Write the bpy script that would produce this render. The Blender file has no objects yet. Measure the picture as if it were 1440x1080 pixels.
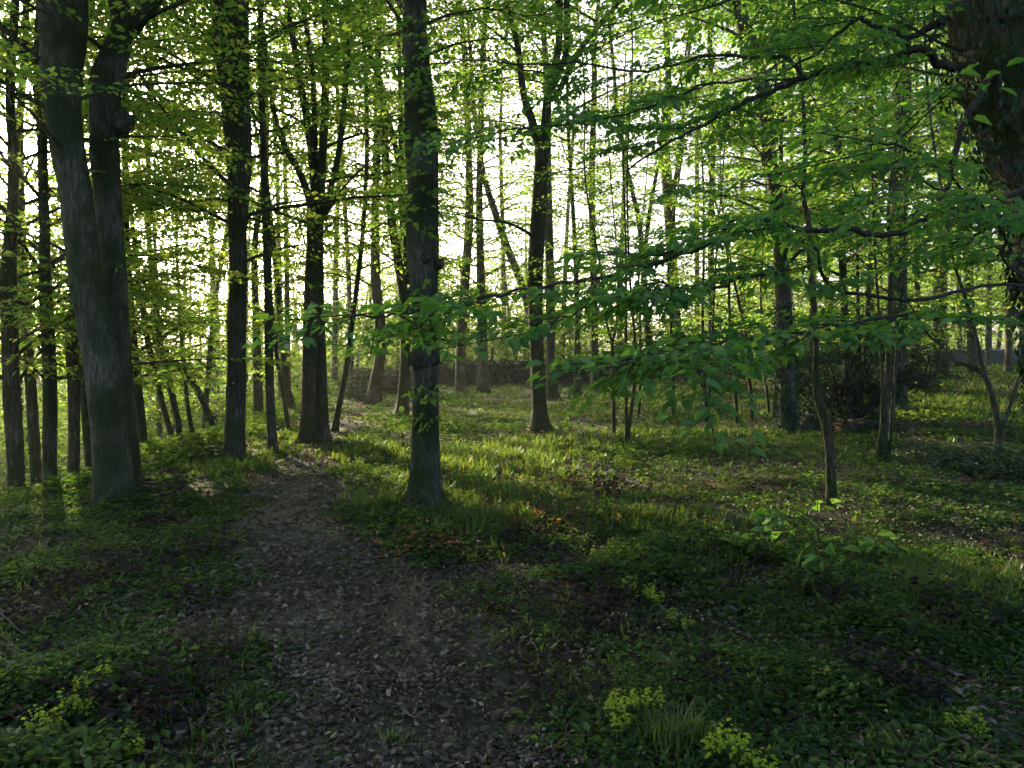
import bpy, math, random
import numpy as np
from mathutils import Vector

# ------------------------------------------------------------------ basics
SC = bpy.context.scene
COL = SC.collection
F, CX, CY, CAMZ = 1080.0, 720.0, 540.0, 1.6
PITCH = math.radians(2.39)
cp, sp_ = math.cos(PITCH), math.sin(PITCH)
SUN_AZ, SUN_EL = math.radians(-31.2), math.radians(13.4)
SUNV = np.array([math.sin(SUN_AZ)*math.cos(SUN_EL), math.cos(SUN_AZ)*math.cos(SUN_EL), math.sin(SUN_EL)])

def ray(px, py):
    u = (px-CX)/F; v = -(py-CY)/F
    d = np.array([u, cp + v*sp_, v*cp - sp_])
    return d/d[1]
def at(px, py, depth):
    return np.array([0, 0, CAMZ]) + ray(px, py)*depth
def project(P):
    P = np.asarray(P, float)
    x, y, z = P[..., 0], P[..., 1], P[..., 2]-CAMZ
    zc = y*cp - z*sp_
    yc = y*sp_ + z*cp
    zc = np.where(np.abs(zc) < 1e-3, 1e-3, zc)
    return CX + F*x/zc, CY - F*yc/zc, zc

_rs = np.random.RandomState(7)
_LAT = _rs.rand(256, 256)
def vnoise(x, y):
    x = np.asarray(x, float); y = np.asarray(y, float)
    xi = np.floor(x).astype(int); yi = np.floor(y).astype(int)
    fx = x-xi; fy = y-yi
    fx = fx*fx*(3-2*fx); fy = fy*fy*(3-2*fy)
    a = _LAT[xi % 256, yi % 256]; b = _LAT[(xi+1) % 256, yi % 256]
    c = _LAT[xi % 256, (yi+1) % 256]; d = _LAT[(xi+1) % 256, (yi+1) % 256]
    return (a*(1-fx)+b*fx)*(1-fy) + (c*(1-fx)+d*fx)*fy
def smooth(a, b, x):
    t = np.clip((np.asarray(x, float)-a)/(b-a), 0, 1)
    return t*t*(3-2*t)
def bank_edge(y):
    return -4.7 - 0.15*np.maximum(0, np.asarray(y, float)-15) + 0.45*np.maximum(0, 4.5-np.asarray(y, float))*-1
def gz(x, y):
    x = np.asarray(x, float); y = np.asarray(y, float)
    s = bank_edge(y) - x + 0.5*(vnoise(x*.4+3, y*.4)-.5)
    drop = np.where(s > 0, -0.42*s*smooth(-0.2, 2.5, s), 0)
    drop = -5.0*(1-np.exp(drop/5.0))
    rise = 0.85*smooth(11, 36, y)*smooth(2, 17, x)
    bump = 0.10*(vnoise(x*.55, y*.55)-.5) + 0.05*(vnoise(x*1.7+9, y*1.7)-.5)
    return drop + rise + bump*smooth(1.5, 4, np.hypot(x, y)+1)
def ground_hit(px, py):
    r = ray(px, py)
    t = 1.5
    while t < 120:
        p = np.array([0, 0, CAMZ])+r*t
        if p[2] <= gz(p[0], p[1]): break
        t += 0.02 + t*0.002
    return t

# ------------------------------------------------------------------ mesh collector
class Acc:
    def __init__(s): s.v = []; s.f = []; s.m = []; s.r = []; s.sm = []; s.n = 0
    def add(s, v, f, mat=0, rnd=None, smooth=False):
        v = np.asarray(v, np.float32).reshape(-1, 3); f = np.asarray(f, np.int32).reshape(-1, 4)
        if len(f) == 0: return
        s.v.append(v); s.f.append(f+s.n); s.n += len(v)
        s.m.append(np.full(len(f), mat, np.int32))
        s.r.append(np.zeros(len(f), np.float32) if rnd is None else np.asarray(rnd, np.float32))
        s.sm.append(np.full(len(f), smooth, bool))
    def build(s, name, mats, parent=None, origin=(0, 0, 0)):
        me = bpy.data.meshes.new(name)
        V = np.concatenate(s.v) - np.asarray(origin, np.float32); Fc = np.concatenate(s.f)
        me.vertices.add(len(V)); me.vertices.foreach_set('co', V.ravel())
        me.loops.add(len(Fc)*4); me.loops.foreach_set('vertex_index', Fc.ravel())
        me.polygons.add(len(Fc))
        me.polygons.foreach_set('loop_start', np.arange(len(Fc), dtype=np.int32)*4)
        me.polygons.foreach_set('material_index', np.concatenate(s.m))
        me.polygons.foreach_set('use_smooth', np.concatenate(s.sm))
        at_ = me.attributes.new('rnd', 'FLOAT', 'FACE'); at_.data.foreach_set('value', np.concatenate(s.r))
        me.update(calc_edges=True)
        for m in (mats if isinstance(mats, (list, tuple)) else [mats]): me.materials.append(m)
        o = bpy.data.objects.new(name, me); COL.objects.link(o)
        if parent is not None: o.parent = parent
        else: o.location = origin
        return o

def thing(name, label, cat, loc, group=None):
    o = bpy.data.objects.new(name, None); COL.objects.link(o)
    o.empty_display_size = .2
    o.location = [float(c) for c in loc]; o['label'] = label; o['category'] = cat
    if group: o['group'] = group
    return o
def tag(o, label=None, cat=None, group=None, kind=None):
    if label: o['label'] = label
    if cat: o['category'] = cat
    if group: o['group'] = group
    if kind: o['kind'] = kind
    return o

def spline(pts, k):
    P = np.asarray(pts, float)
    if len(P) < 3:
        t = np.linspace(0, 1, k+1)[:, None]; return P[0]+(P[-1]-P[0])*t
    Q = np.vstack([2*P[0]-P[1], P, 2*P[-1]-P[-2]]); out = []
    for i in range(1, len(Q)-2):
        for j in range(k):
            t = j/k
            out.append(.5*((2*Q[i])+(-Q[i-1]+Q[i+1])*t+(2*Q[i-1]-5*Q[i]+4*Q[i+1]-Q[i+2])*t*t+(-Q[i-1]+3*Q[i]-3*Q[i+1]+Q[i+2])*t**3))
    out.append(P[-1]); return np.array(out)

def tube(acc, pts, rad, sides=8, mat=0, lump=0.0, flare=0.0, seed=0, rnd=0.0, bark=0.0):
    P = np.asarray(pts, float); R = np.asarray(rad, float); n = len(P)
    T = np.gradient(P, axis=0); T /= np.linalg.norm(T, axis=1)[:, None]+1e-9
    ref = np.array([1., 0, 0]) if abs(T[0][0]) < .8 else np.array([0, 1., 0])
    U = np.zeros_like(P); W = np.zeros_like(P); u = ref
    for i in range(n):
        u = u - T[i]*np.dot(u, T[i]); u /= np.linalg.norm(u)+1e-9
        U[i] = u; W[i] = np.cross(T[i], u)
    th = np.linspace(0, 2*np.pi, sides, endpoint=False)
    s = np.concatenate([[0], np.cumsum(np.linalg.norm(np.diff(P, axis=0), axis=1))])
    rr = np.repeat(R[:, None], sides, 1)
    if bark:
        arc = th[None]*np.maximum(R, .05)[:, None]; rp = np.random.RandomState(seed+7).rand()*40
        f1 = 1-np.abs(2*vnoise(arc*26+rp+1.3*vnoise(arc*7, s[:, None]*3+rp), s[:, None]*4.5+rp*2)-1); f2 = vnoise(arc*60+rp, s[:, None]*22); f3 = vnoise(arc*6+rp, s[:, None]*2.2)
        wv = np.clip(np.minimum(np.arange(sides), sides-np.arange(sides))/5., 0, 1)[None]
        rr = rr+bark*((f1**3-.3)*1.0*(.4+.9*f3)+(f2-.5)*.7+(f3-.5)*1.6)*(.25+.75*wv)
    if lump or flare:
        rg = np.random.RandomState(seed)
        m = np.zeros((n, sides))
        for k in range(1, 7):
            m += rg.rand()/k**.6*np.sin(k*th[None]+rg.rand()*6.28+s[:, None]*(rg.rand()-.5)*5/1.0)
        rr = rr*(1+lump*m)
        if flare:
            nb = rg.randint(4, 7)
            rr = rr*(1+flare*np.exp(-np.maximum(0, s-.3)/.2)[:, None]*(1+.55*np.sin(nb*th+rg.rand()*6)[None]+.3*np.sin(2*th+1)[None]))
    V = P[:, None]+rr[..., None]*(np.cos(th)[None, :, None]*U[:, None]+np.sin(th)[None, :, None]*W[:, None])
    i = np.arange(n-1)[:, None]*sides; j = np.arange(sides)[None]; j2 = (j+1) % sides
    f = np.stack([i+j, i+j2, i+sides+j2, i+sides+j], -1).reshape(-1, 4)
    acc.add(V.reshape(-1, 3), f, mat, np.full(len(f), rnd), True)

HEX = (np.array([[0, 0, 0], [.33, .29, .06], [.7, .23, .05], [1, 0, -.06], [.7, -.23, .05], [.33, -.29, .06]]), np.array([[0, 1, 2, 3], [0, 3, 4, 5]]))
RHO = (np.array([[0, 0, 0], [.42, .31, .05], [1, 0, -.03], [.42, -.31, .05]]), np.array([[0, 1, 2, 3]]))
BRD = (np.array([[0, 0, 0], [.26, .34, .11], [.66, .27, .06], [1.08, .04, -.2], [.66, -.25, .10], [.28, -.35, .08]]), np.array([[0, 1, 2, 3], [0, 3, 4, 5]]))
CRL = (np.array([[0, 0, .10], [.35, .20, .22], [.75, .15, .02], [1, -.05, .20], [.62, -.20, .16], [.25, -.17, -.04]]), np.array([[0, 1, 2, 3], [0, 3, 4, 5]]))
def norm(a): return a/(np.linalg.norm(a, axis=-1, keepdims=True)+1e-9)
def leaves(acc, P, A, N, S, shape=RHO, mat=0, rnd=None):
    if len(P) == 0: return
    A = norm(A); B = norm(np.cross(N, A)); N = np.cross(A, B)
    sv, sf = shape
    S = np.asarray(S, float)[:, None, None]
    V = P[:, None]+S*(sv[None, :, 0:1]*A[:, None]+sv[None, :, 1:2]*B[:, None]+sv[None, :, 2:3]*N[:, None])
    n, k = len(P), len(sv)
    f = (sf[None]+np.arange(n)[:, None, None]*k).reshape(-1, 4)
    r = np.random.rand(n) if rnd is None else rnd
    acc.add(V.reshape(-1, 3), f, mat, np.repeat(r, len(sf)))
np.random.seed(11)

# ------------------------------------------------------------------ materials
def mat_new(name):
    m = bpy.data.materials.new(name); m.use_nodes = True
    nt = m.node_tree; nt.nodes.clear()
    out = nt.nodes.new('ShaderNodeOutputMaterial')
    return m, nt, out
def N_(nt, t, **kw):
    n = nt.nodes.new(t)
    for k, v in kw.items(): setattr(n, k, v)
    return n
def ramp(nt, fac, stops):
    r = N_(nt, 'ShaderNodeValToRGB'); e = r.color_ramp.elements
    while len(e) > 1: e.remove(e[-1])
    e[0].position = stops[0][0]; e[0].color = (*stops[0][1], 1)
    for p, c in stops[1:]:
        x = e.new(p); x.color = (*c, 1)
    nt.links.new(fac, r.inputs[0]); return r.outputs[0]
def leaf_mat(name, stops, tstops, mixf=.5, gloss=.06, rough=.35):
    m, nt, out = mat_new(name); L = nt.links.new
    a = N_(nt, 'ShaderNodeAttribute'); a.attribute_name = 'rnd'
    d = N_(nt, 'ShaderNodeBsdfDiffuse'); L(ramp(nt, a.outputs['Fac'], stops), d.inputs[0])
    t = N_(nt, 'ShaderNodeBsdfTranslucent'); L(ramp(nt, a.outputs['Fac'], tstops), t.inputs[0])
    mx = N_(nt, 'ShaderNodeMixShader'); mx.inputs[0].default_value = mixf
    L(d.outputs[0], mx.inputs[1]); L(t.outputs[0], mx.inputs[2])
    if gloss > 0:
        g = N_(nt, 'ShaderNodeBsdfGlossy'); g.inputs['Roughness'].default_value = rough; g.inputs[0].default_value = (.8, .9, .9, 1)
        m2 = N_(nt, 'ShaderNodeMixShader'); m2.inputs[0].default_value = gloss
        L(mx.outputs[0], m2.inputs[1]); L(g.outputs[0], m2.inputs[2]); L(m2.outputs[0], out.inputs[0])
    else: L(mx.outputs[0], out.inputs[0])
    return m
def bark_mat(name, c0, c1, c2, moss=.3, mosscol=(.03, .05, .015), scale=1.0, bump=.6, fiss=.6):
    m, nt, out = mat_new(name); L = nt.links.new
    g = N_(nt, 'ShaderNodeNewGeometry')
    mp = N_(nt, 'ShaderNodeMapping'); mp.inputs['Scale'].default_value = (14*scale, 14*scale, 2.2*scale); L(g.outputs['Position'], mp.inputs[0])
    n1 = N_(nt, 'ShaderNodeTexNoise'); n1.inputs['Scale'].default_value = 1.6; n1.inputs['Detail'].default_value = 8; n1.inputs['Roughness'].default_value = .65; L(mp.outputs[0], n1.inputs[0])
    v = N_(nt, 'ShaderNodeTexVoronoi'); v.feature = 'DISTANCE_TO_EDGE'; v.inputs['Scale'].default_value = 1.5; L(mp.outputs[0], v.inputs[0])
    n2 = N_(nt, 'ShaderNodeTexNoise'); n2.inputs['Scale'].default_value = 2.2; n2.inputs['Detail'].default_value = 6; n2.inputs['Roughness'].default_value = .6; L(g.outputs['Position'], n2.inputs[0])
    col = ramp(nt, n1.outputs[0], [(.32, c0), (.5, c1), (.66, c2)])
    mr = ramp(nt, n2.outputs[0], [(.5-.2*moss, (0, 0, 0)), (.75-.25*moss, (1, 1, 1))])
    mx = N_(nt, 'ShaderNodeMix', data_type='RGBA'); L(mr, mx.inputs[0]); L(col, mx.inputs[6]); mx.inputs[7].default_value = (*mosscol, 1)
    fi = ramp(nt, v.outputs['Distance'], [(0, (.35,)*3), (.16, (1,)*3)])
    mu = N_(nt, 'ShaderNodeMix', data_type='RGBA', blend_type='MULTIPLY'); mu.inputs[0].default_value = fiss; L(mx.outputs[2], mu.inputs[6]); L(fi, mu.inputs[7])
    b = N_(nt, 'ShaderNodeBsdfPrincipled'); b.inputs['Roughness'].default_value = .9; b.inputs['Specular IOR Level'].default_value = .2
    L(mu.outputs[2], b.inputs[0])
    ad = N_(nt, 'ShaderNodeMath', operation='ADD'); L(n1.outputs[0], ad.inputs[0]); fs = N_(nt, 'ShaderNodeMath', operation='MULTIPLY'); L(fi, fs.inputs[0]); fs.inputs[1].default_value = fiss; L(fs.outputs[0], ad.inputs[1])
    bp = N_(nt, 'ShaderNodeBump'); bp.inputs['Strength'].default_value = bump; bp.inputs['Distance'].default_value = .06; L(ad.outputs[0], bp.inputs['Height'])
    L(bp.outputs[0], b.inputs['Normal']); L(b.outputs[0], out.inputs[0])
    return m
M = {}
M['leaf'] = leaf_mat('spring_leaf', [(0, (.024, .085, .015)), (.5, (.042, .125, .020)), (1, (.09, .155, .024))],
                     [(0, (.19, .47, .045)), (.5, (.32, .58, .06)), (1, (.62, .68, .11))], .6, .02)
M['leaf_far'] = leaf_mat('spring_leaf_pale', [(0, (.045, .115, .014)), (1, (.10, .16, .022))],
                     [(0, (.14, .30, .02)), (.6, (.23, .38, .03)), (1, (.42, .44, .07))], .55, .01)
M['leaf_near'] = leaf_mat('broad_leaf', [(0, (.026, .115, .018)), (.5, (.045, .16, .024)), (1, (.085, .19, .026))],
                     [(0, (.09, .32, .03)), (1, (.26, .48, .04))], .55, .03, .45)
M['leaf_ever'] = leaf_mat('evergreen_leaf', [(0, (.010, .030, .010)), (1, (.022, .05, .016))], [(0, (.02, .06, .01)), (1, (.04, .10, .015))], .25, .04, .5)
M['herb'] = leaf_mat('herb_leaf', [(0, (.010, .030, .008)), (.45, (.028, .075, .015)), (1, (.085, .16, .026))],
                     [(0, (.05, .14, .015)), (1, (.22, .32, .03))], .4, .02, .5)
M['grass'] = leaf_mat('grass_blade', [(0, (.022, .075, .014)), (.7, (.04, .11, .018)), (1, (.09, .11, .03))],
                     [(0, (.07, .18, .018)), (1, (.24, .28, .03))], .45, .03, .4)
M['dead'] = leaf_mat('dead_leaf', [(0, (.030, .025, .018)), (.5, (.075, .063, .045)), (.85, (.15, .13, .098)), (1, (.25, .225, .18))],
                     [(0, (.08, .04, .015)), (1, (.25, .15, .07))], .18, .03, .5)
M['bramble'] = leaf_mat('bramble_leaf', [(0, (.009, .010, .010)), (.7, (.018, .015, .015)), (.9, (.035, .022, .018)), (1, (.075, .03, .018))],
                     [(0, (.03, .02, .01)), (1, (.12, .05, .02))], .18, .02, .45)
M['russet'] = leaf_mat('russet_leaf', [(0, (.06, .035, .018)), (1, (.18, .085, .03))], [(0, (.16, .07, .02)), (1, (.40, .20, .04))], .4, .03, .4)
M['spurge'] = leaf_mat('spurge_bract', [(0, (.16, .27, .015)), (1, (.30, .40, .03))], [(0, (.25, .42, .02)), (1, (.42, .52, .04))], .45, .02)
M['straw'] = leaf_mat('dry_straw', [(0, (.18, .14, .10)), (1, (.32, .27, .20))], [(0, (.1, .08, .05)), (1, (.1, .08, .05))], .1, .02)
M['bark_grey'] = bark_mat('grey_bark', (.06, .056, .040), (.135, .13, .098), (.27, .26, .21), .7, (.045, .066, .022), 1.5, 1.0, .28)
M['bark_dark'] = bark_mat('dark_bark', (.04, .036, .024), (.092, .082, .058), (.18, .16, .12), .6, (.04, .06, .016), 1.3)
M['bark_far'] = bark_mat('pale_bark', (.06, .055, .045), (.12, .105, .085), (.2, .175, .14), .6, (.06, .08, .03), 1.0, .4)
M['twig'] = bark_mat('twig_bark', (.03, .026, .02), (.055, .047, .038), (.10, .088, .07), .3, (.03, .045, .018), 2.0, .2)

def ground_material(name, stops, scale=3.0, bump=.5):
    m, nt, out = mat_new(name); L = nt.links.new
    g = N_(nt, 'ShaderNodeNewGeometry')
    n1 = N_(nt, 'ShaderNodeTexNoise'); n1.inputs['Scale'].default_value = scale; n1.inputs['Detail'].default_value = 9; n1.inputs['Roughness'].default_value = .7; L(g.outputs['Position'], n1.inputs[0])
    v = N_(nt, 'ShaderNodeTexVoronoi'); v.inputs['Scale'].default_value = 30; v.inputs['Randomness'].default_value = 1; L(g.outputs['Position'], v.inputs[0])
    mx = N_(nt, 'ShaderNodeMath', operation='MULTIPLY_ADD'); L(v.outputs['Color'], mx.inputs[0]); mx.inputs[1].default_value = .38; 
    sb = N_(nt, 'ShaderNodeMath', operation='SUBTRACT'); L(n1.outputs[0], sb.inputs[0]); sb.inputs[1].default_value = .19; L(sb.outputs[0], mx.inputs[2])
    b = N_(nt, 'ShaderNodeBsdfPrincipled'); b.inputs['Roughness'].default_value = .95; b.inputs['Specular IOR Level'].default_value = .1
    L(ramp(nt, mx.outputs[0], stops), b.inputs[0])
    bp = N_(nt, 'ShaderNodeBump'); bp.inputs['Strength'].default_value = bump; bp.inputs['Distance'].default_value = .04; L(mx.outputs[0], bp.inputs['Height']); L(bp.outputs[0], b.inputs['Normal'])
    L(b.outputs[0], out.inputs[0]); return m
M['soil'] = ground_material('woodland_soil', [(.25, (.016, .018, .010)), (.5, (.032, .038, .018)), (.75, (.065, .062, .034))])
M['trail'] = ground_material('trodden_earth', [(.25, (.024, .026, .016)), (.5, (.06, .060, .042)), (.8, (.15, .148, .115))], 3.0, 1.0)

# ------------------------------------------------------------------ world, sun, camera
w = bpy.data.worlds.new("World"); SC.world = w; w.use_nodes = True
sk = w.node_tree.nodes.new('ShaderNodeTexSky'); sk.sky_type = 'NISHITA'; sk.sun_disc = False
sk.sun_elevation = SUN_EL; sk.sun_rotation = SUN_AZ; sk.dust_density = 5.0; sk.air_density = .4; sk.ozone_density = 1.0
bg = w.node_tree.nodes['Background']; w.node_tree.links.new(sk.outputs[0], bg.inputs[0]); bg.inputs[1].default_value = .15
sl = bpy.data.lights.new('sun', 'SUN'); sl.energy = 5.0; sl.angle = math.radians(.55); sl.color = (1, .82, .55)
so = bpy.data.objects.new('sun', sl); COL.objects.link(so); so.location = (-20, 33, 20)
so.rotation_euler = Vector(SUNV).to_track_quat('Z', 'Y').to_euler()
cd = bpy.data.cameras.new('camera'); cam = bpy.data.objects.new('camera', cd); COL.objects.link(cam)
cam.location = (0, 0, CAMZ); cam.rotation_euler = (math.pi/2-PITCH, 0, 0)
cd.lens = 27; cd.sensor_width = 36; cd.clip_end = 2000; cd.clip_start = .05
SC.camera = cam
SC.view_settings.view_transform = 'Standard'; SC.view_settings.look = 'None'
SC.view_settings.exposure = 2.25; SC.view_settings.gamma = 1
SC.render.engine = 'CYCLES'
SC.cycles.max_bounces = 6; SC.cycles.diffuse_bounces = 3; SC.cycles.glossy_bounces = 2; SC.cycles.transmission_bounces = 4
SC.cycles.caustics_reflective = False; SC.cycles.caustics_refractive = False
SC.cycles.use_denoising = True
SC.cycles.sample_clamp_indirect = 4

# ------------------------------------------------------------------ ground
def axis(lo, hi, step0, grow, centre=0):
    a = [centre]; s = step0
    while a[-1] < hi: a.append(a[-1]+s); s *= grow
    b = [centre]; s = step0
    while b[-1] > lo: b.append(b[-1]-s); s *= grow
    return np.array(sorted(set(a+b)))
gx = axis(-250, 250, .12, 1.022); gy = axis(-250, 250, .12, 1.02, 4)
GX, GY = np.meshgrid(gx, gy, indexing='ij')
GZ = gz(GX, GY)
nx, ny = GX.shape
ii = (np.arange(nx-1)[:, None]*ny+np.arange(ny-1)[None]).reshape(-1)
a = Acc(); a.add(np.stack([GX, GY, GZ], -1).reshape(-1, 3), np.stack([ii, ii+ny, ii+ny+1, ii+1], -1), 0, None, True)
tag(a.build('ground', M['soil']), kind='structure')
PATH = [(660, 1250), (610, 1080), (505, 860), (436, 760), (408, 700), (422, 655), (456, 625), (486, 600), (505, 578), (520, 566)]
PW = [.62, .64, .74, .72, .62, .56, .58, .5, .45, .4]
pc = []
for (px, py) in PATH:
    d = ground_hit(px, py); p = at(px, py, d); pc.append(p[:2])
pcs = spline(np.array(pc), 10); pws = np.interp(np.linspace(0, 1, len(pcs)), np.linspace(0, 1, len(PW)), PW)
def path_dist(x, y):
    P = np.stack([np.asarray(x, float).ravel(), np.asarray(y, float).ravel()], -1); out = np.full(len(P), 99.); 
    for i in range(len(pcs)):
        out = np.minimum(out, np.hypot(P[:, 0]-pcs[i, 0], P[:, 1]-pcs[i, 1])/pws[i])
    return out
tg = np.gradient(pcs, axis=0); tg /= np.linalg.norm(tg, axis=1)[:, None]; nrm = np.stack([tg[:, 1], -tg[:, 0]], -1)
off = np.linspace(-1, 1, 13)
PX = pcs[:, None, 0]+nrm[:, None, 0]*off[None]*pws[:, None]*1.15; PY = pcs[:, None, 1]+nrm[:, None, 1]*off[None]*pws[:, None]*1.15
PZ = gz(PX, PY)+.008-.02*(np.abs(off[None])**6)
npc, no = PX.shape; ii = (np.arange(npc-1)[:, None]*no+np.arange(no-1)[None]).reshape(-1)
a = Acc(); a.add(np.stack([PX, PY, PZ], -1).reshape(-1, 3), np.stack([ii, ii+1, ii+no+1, ii+no], -1), 0, None, True)
tag(a.build('path', M['trail']), kind='structure')

# ------------------------------------------------------------------ leaf sprays
def make_spray(leaf, length, rng, gap=1.0, droop=.12):
    P, A, N, S, seg = [], [], [], [], []
    step = leaf*1.25*gap
    def run(p0, d, L, depth):
        n = max(2, int(L/(leaf*.75*gap))); p = p0.copy(); q = p0.copy()
        for i in range(n):
            p = p0+d*L*(i+1)/n; p[2] -= droop*L*((i+1)/n)**2+rng.randn()*.004
            sd = 1 if i % 2 else -1
            ang = sd*(0.6+rng.rand()*.5)
            if i == n-1: ang = 0
            c, s = math.cos(ang), math.sin(ang)
            ax = np.array([d[0]*c-d[1]*s, d[0]*s+d[1]*c, d[2]-.28+rng.randn()*.3])
            nm = np.array([rng.randn()*.5, rng.randn()*.5, 1.])
            P.append(p+rng.randn(3)*leaf*.08); A.append(ax); N.append(nm); S.append(leaf*(.45+rng.rand()*.85))
        seg.append((p0.copy(), p.copy(), .0028*L+.0012))
    d = np.array([1., 0, 0]); n = max(3, int(length/step/1.1))
    for i in range(n):
        t = .12+.85*i/n; p0 = np.array([t*length, 0, -droop*length*t*t])
        sd = 1 if i % 2 else -1; ang = sd*(.65+rng.rand()*.3)
        L = length*(.16+.34*(1-t))*(.7+.6*rng.rand())
        run(p0, np.array([math.cos(ang), math.sin(ang), rng.randn()*.08]), L, 1)
    run(np.array([length*.5, 0, -droop*length*.25]), d, length*.5, 1)
    seg.append((np.zeros(3), np.array([length, 0, -droop*length]), .006*length))
    return dict(P=np.array(P), A=np.array(A), N=np.array(N), S=np.array(S), seg=seg, L=length)
_T = {}
def templates(leaf, length, gap=1.0):
    k = (leaf, length, gap)
    if k not in _T:
        _T[k] = [make_spray(leaf, length, np.random.RandomState(100+i), gap) for i in range(6)]
    return _T[k]
def rotm(yaw, pitch, roll):
    cy, sy = np.cos(yaw), np.sin(yaw); cp_, sp2 = np.cos(pitch), np.sin(pitch); cr, sr = np.cos(roll), np.sin(roll)
    R = np.zeros(yaw.shape+(3, 3))
    R[..., 0, 0] = cy*cp_; R[..., 0, 1] = -sy*cr+cy*(-sp2)*sr; R[..., 0, 2] = sy*sr+cy*(-sp2)*cr
    R[..., 1, 0] = sy*cp_; R[..., 1, 1] = cy*cr+sy*(-sp2)*sr; R[..., 1, 2] = -cy*sr+sy*(-sp2)*cr
    R[..., 2, 0] = sp2; R[..., 2, 1] = cp_*sr; R[..., 2, 2] = cp_*cr
    return R
def place_sprays(acc, items, leaf, length, rng, shape=RHO, gap=1.0, lmat=0, tmat=1, twigs=True, bias=0.0):
    """items: rows of x, y, z, yaw, pitch, roll, scale"""
    if len(items) == 0: return
    it = np.array(items, float); T = templates(leaf, length, gap); which = rng.randint(0, len(T), len(it))
    for k, t in enumerate(T):
        s = it[which == k]
        if len(s) == 0: continue
        R = rotm(s[:, 3], s[:, 4], s[:, 5])
        P = np.einsum('mij,nj->mni', R, t['P'])*s[:, None, 6:7]+s[:, None, :3]
        A = np.einsum('mij,nj->mni', R, t['A']); N = np.einsum('mij,nj->mni', R, t['N'])
        S = t['S'][None]*(.8+.2*s[:, 6:7])
        n = P.shape[0]*P.shape[1]
        r = np.clip(rng.rand(P.shape[0], P.shape[1])*.7+rng.rand(P.shape[0], 1)*.3+bias, 0, 1)
        leaves(acc, P.reshape(-1, 3), A.reshape(-1, 3), N.reshape(-1, 3), S.reshape(-1), shape, lmat, r.reshape(-1))
        if twigs:
            p0 = np.array([q[0] for q in t['seg']]); p1 = np.array([q[1] for q in t['seg']]); rr = np.array([q[2] for q in t['seg']])
            a0 = np.einsum('mij,nj->mni', R, p0)*s[:, None, 6:7]+s[:, None, :3]
            a1 = np.einsum('mij,nj->mni', R, p1)*s[:, None, 6:7]+s[:, None, :3]
            prisms(acc, a0.reshape(-1, 3), a1.reshape(-1, 3), np.tile(rr, len(s)), tmat)
def prisms(acc, p0, p1, r, mat, taper=.4):
    d = norm(p1-p0); u = norm(np.cross(d, np.array([.31, .2, .93]))); v = np.cross(d, u)
    th = np.array([0, 2.094, 4.189]); r = np.asarray(r)[:, None, None]
    ring = np.cos(th)[None, :, None]*u[:, None]+np.sin(th)[None, :, None]*v[:, None]
    V = np.concatenate([p0[:, None]+ring*r, p1[:, None]+ring*r*taper], 1)
    f = np.array([[0, 1, 4, 3], [1, 2, 5, 4], [2, 0, 3, 5]])
    acc.add(V.reshape(-1, 3), (f[None]+np.arange(len(p0))[:, None, None]*6).reshape(-1, 4), mat, None, True)

# openings in the canopy where the sky shows: (x, y, rx, ry, chance a spray there is missing)
GAPS = [(30, 240, 55, 110, .8), (165, 25, 30, 45, .9), (660, 300, 55, 85, .72), (690, 235, 45, 50, .55), (960, 260, 50, 120, .75),
        (985, 330, 45, 110, .6), (560, 150, 20, 120, .5), (400, 250, 20, 60, .5), (510, 260, 25, 110, .5), (900, 200, 40, 60, .45),
        (1400, 460, 60, 35, .7), (920, 440, 40, 40, .5), (250, 60, 40, 60, .4), (820, 330, 40, 60, .4), (720, 380, 30, 60, .5), (620, 40, 1, 1, 0)]
GAPS = np.array(GAPS)
GAPS[:, 4] *= .75; GAPS = np.vstack([GAPS, [(25, 215, 50, 110, .95), (66, 195, 26, 50, .97), (160, 20, 28, 40, .9), (420, 40, 40, 60, .45), (860, 60, 70, 70, .45), (620, 90, 40, 70, .4)]])
CLEAR = [([(0, 1034), (74, 1060), (148, 1076), (280, 1092), (430, 1102), (609, 1110)], 15, 26, .72), ([(0, 1268), (300, 1263), (578, 1260)], 20, 30, .68), ([(100, 1126), (315, 1137), (440, 1145), (530, 1147), (612, 1164), (708, 1170)], 7.9, 22, .6),
         ([(0, 345), (222, 336), (400, 335), (640, 328)], 11.6, 24, .6), ([(60, 728), (215, 762), (400, 752), (608, 761)], 15, 24, .6), ([(0, 430), (285, 445), (420, 443), (615, 442)], 13.4, 26, .55), ([(0, 90), (220, 100), (400, 125), (715, 165)], 7.8, 48, .6), ([(0, 160), (220, 148), (440, 163)], 8.2, 26, .5)]
CLEAR = [(np.array(c, float), d, w_, q) for c, d, w_, q in CLEAR]
def gap_p(p):
    x, y, z = project(p)
    if z < .5: return 0
    q = ((x-GAPS[:, 0])/GAPS[:, 2])**2+((y-GAPS[:, 1])/GAPS[:, 3])**2
    pr = float((GAPS[:, 4]*(q < 1)).max())
    for c, d, w_, k in CLEAR:
        if z < d and c[0, 0]-30 < y < c[-1, 0] and abs(x-np.interp(y, c[:, 0], c[:, 1])) < w_: pr = max(pr, k)
    return pr

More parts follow.
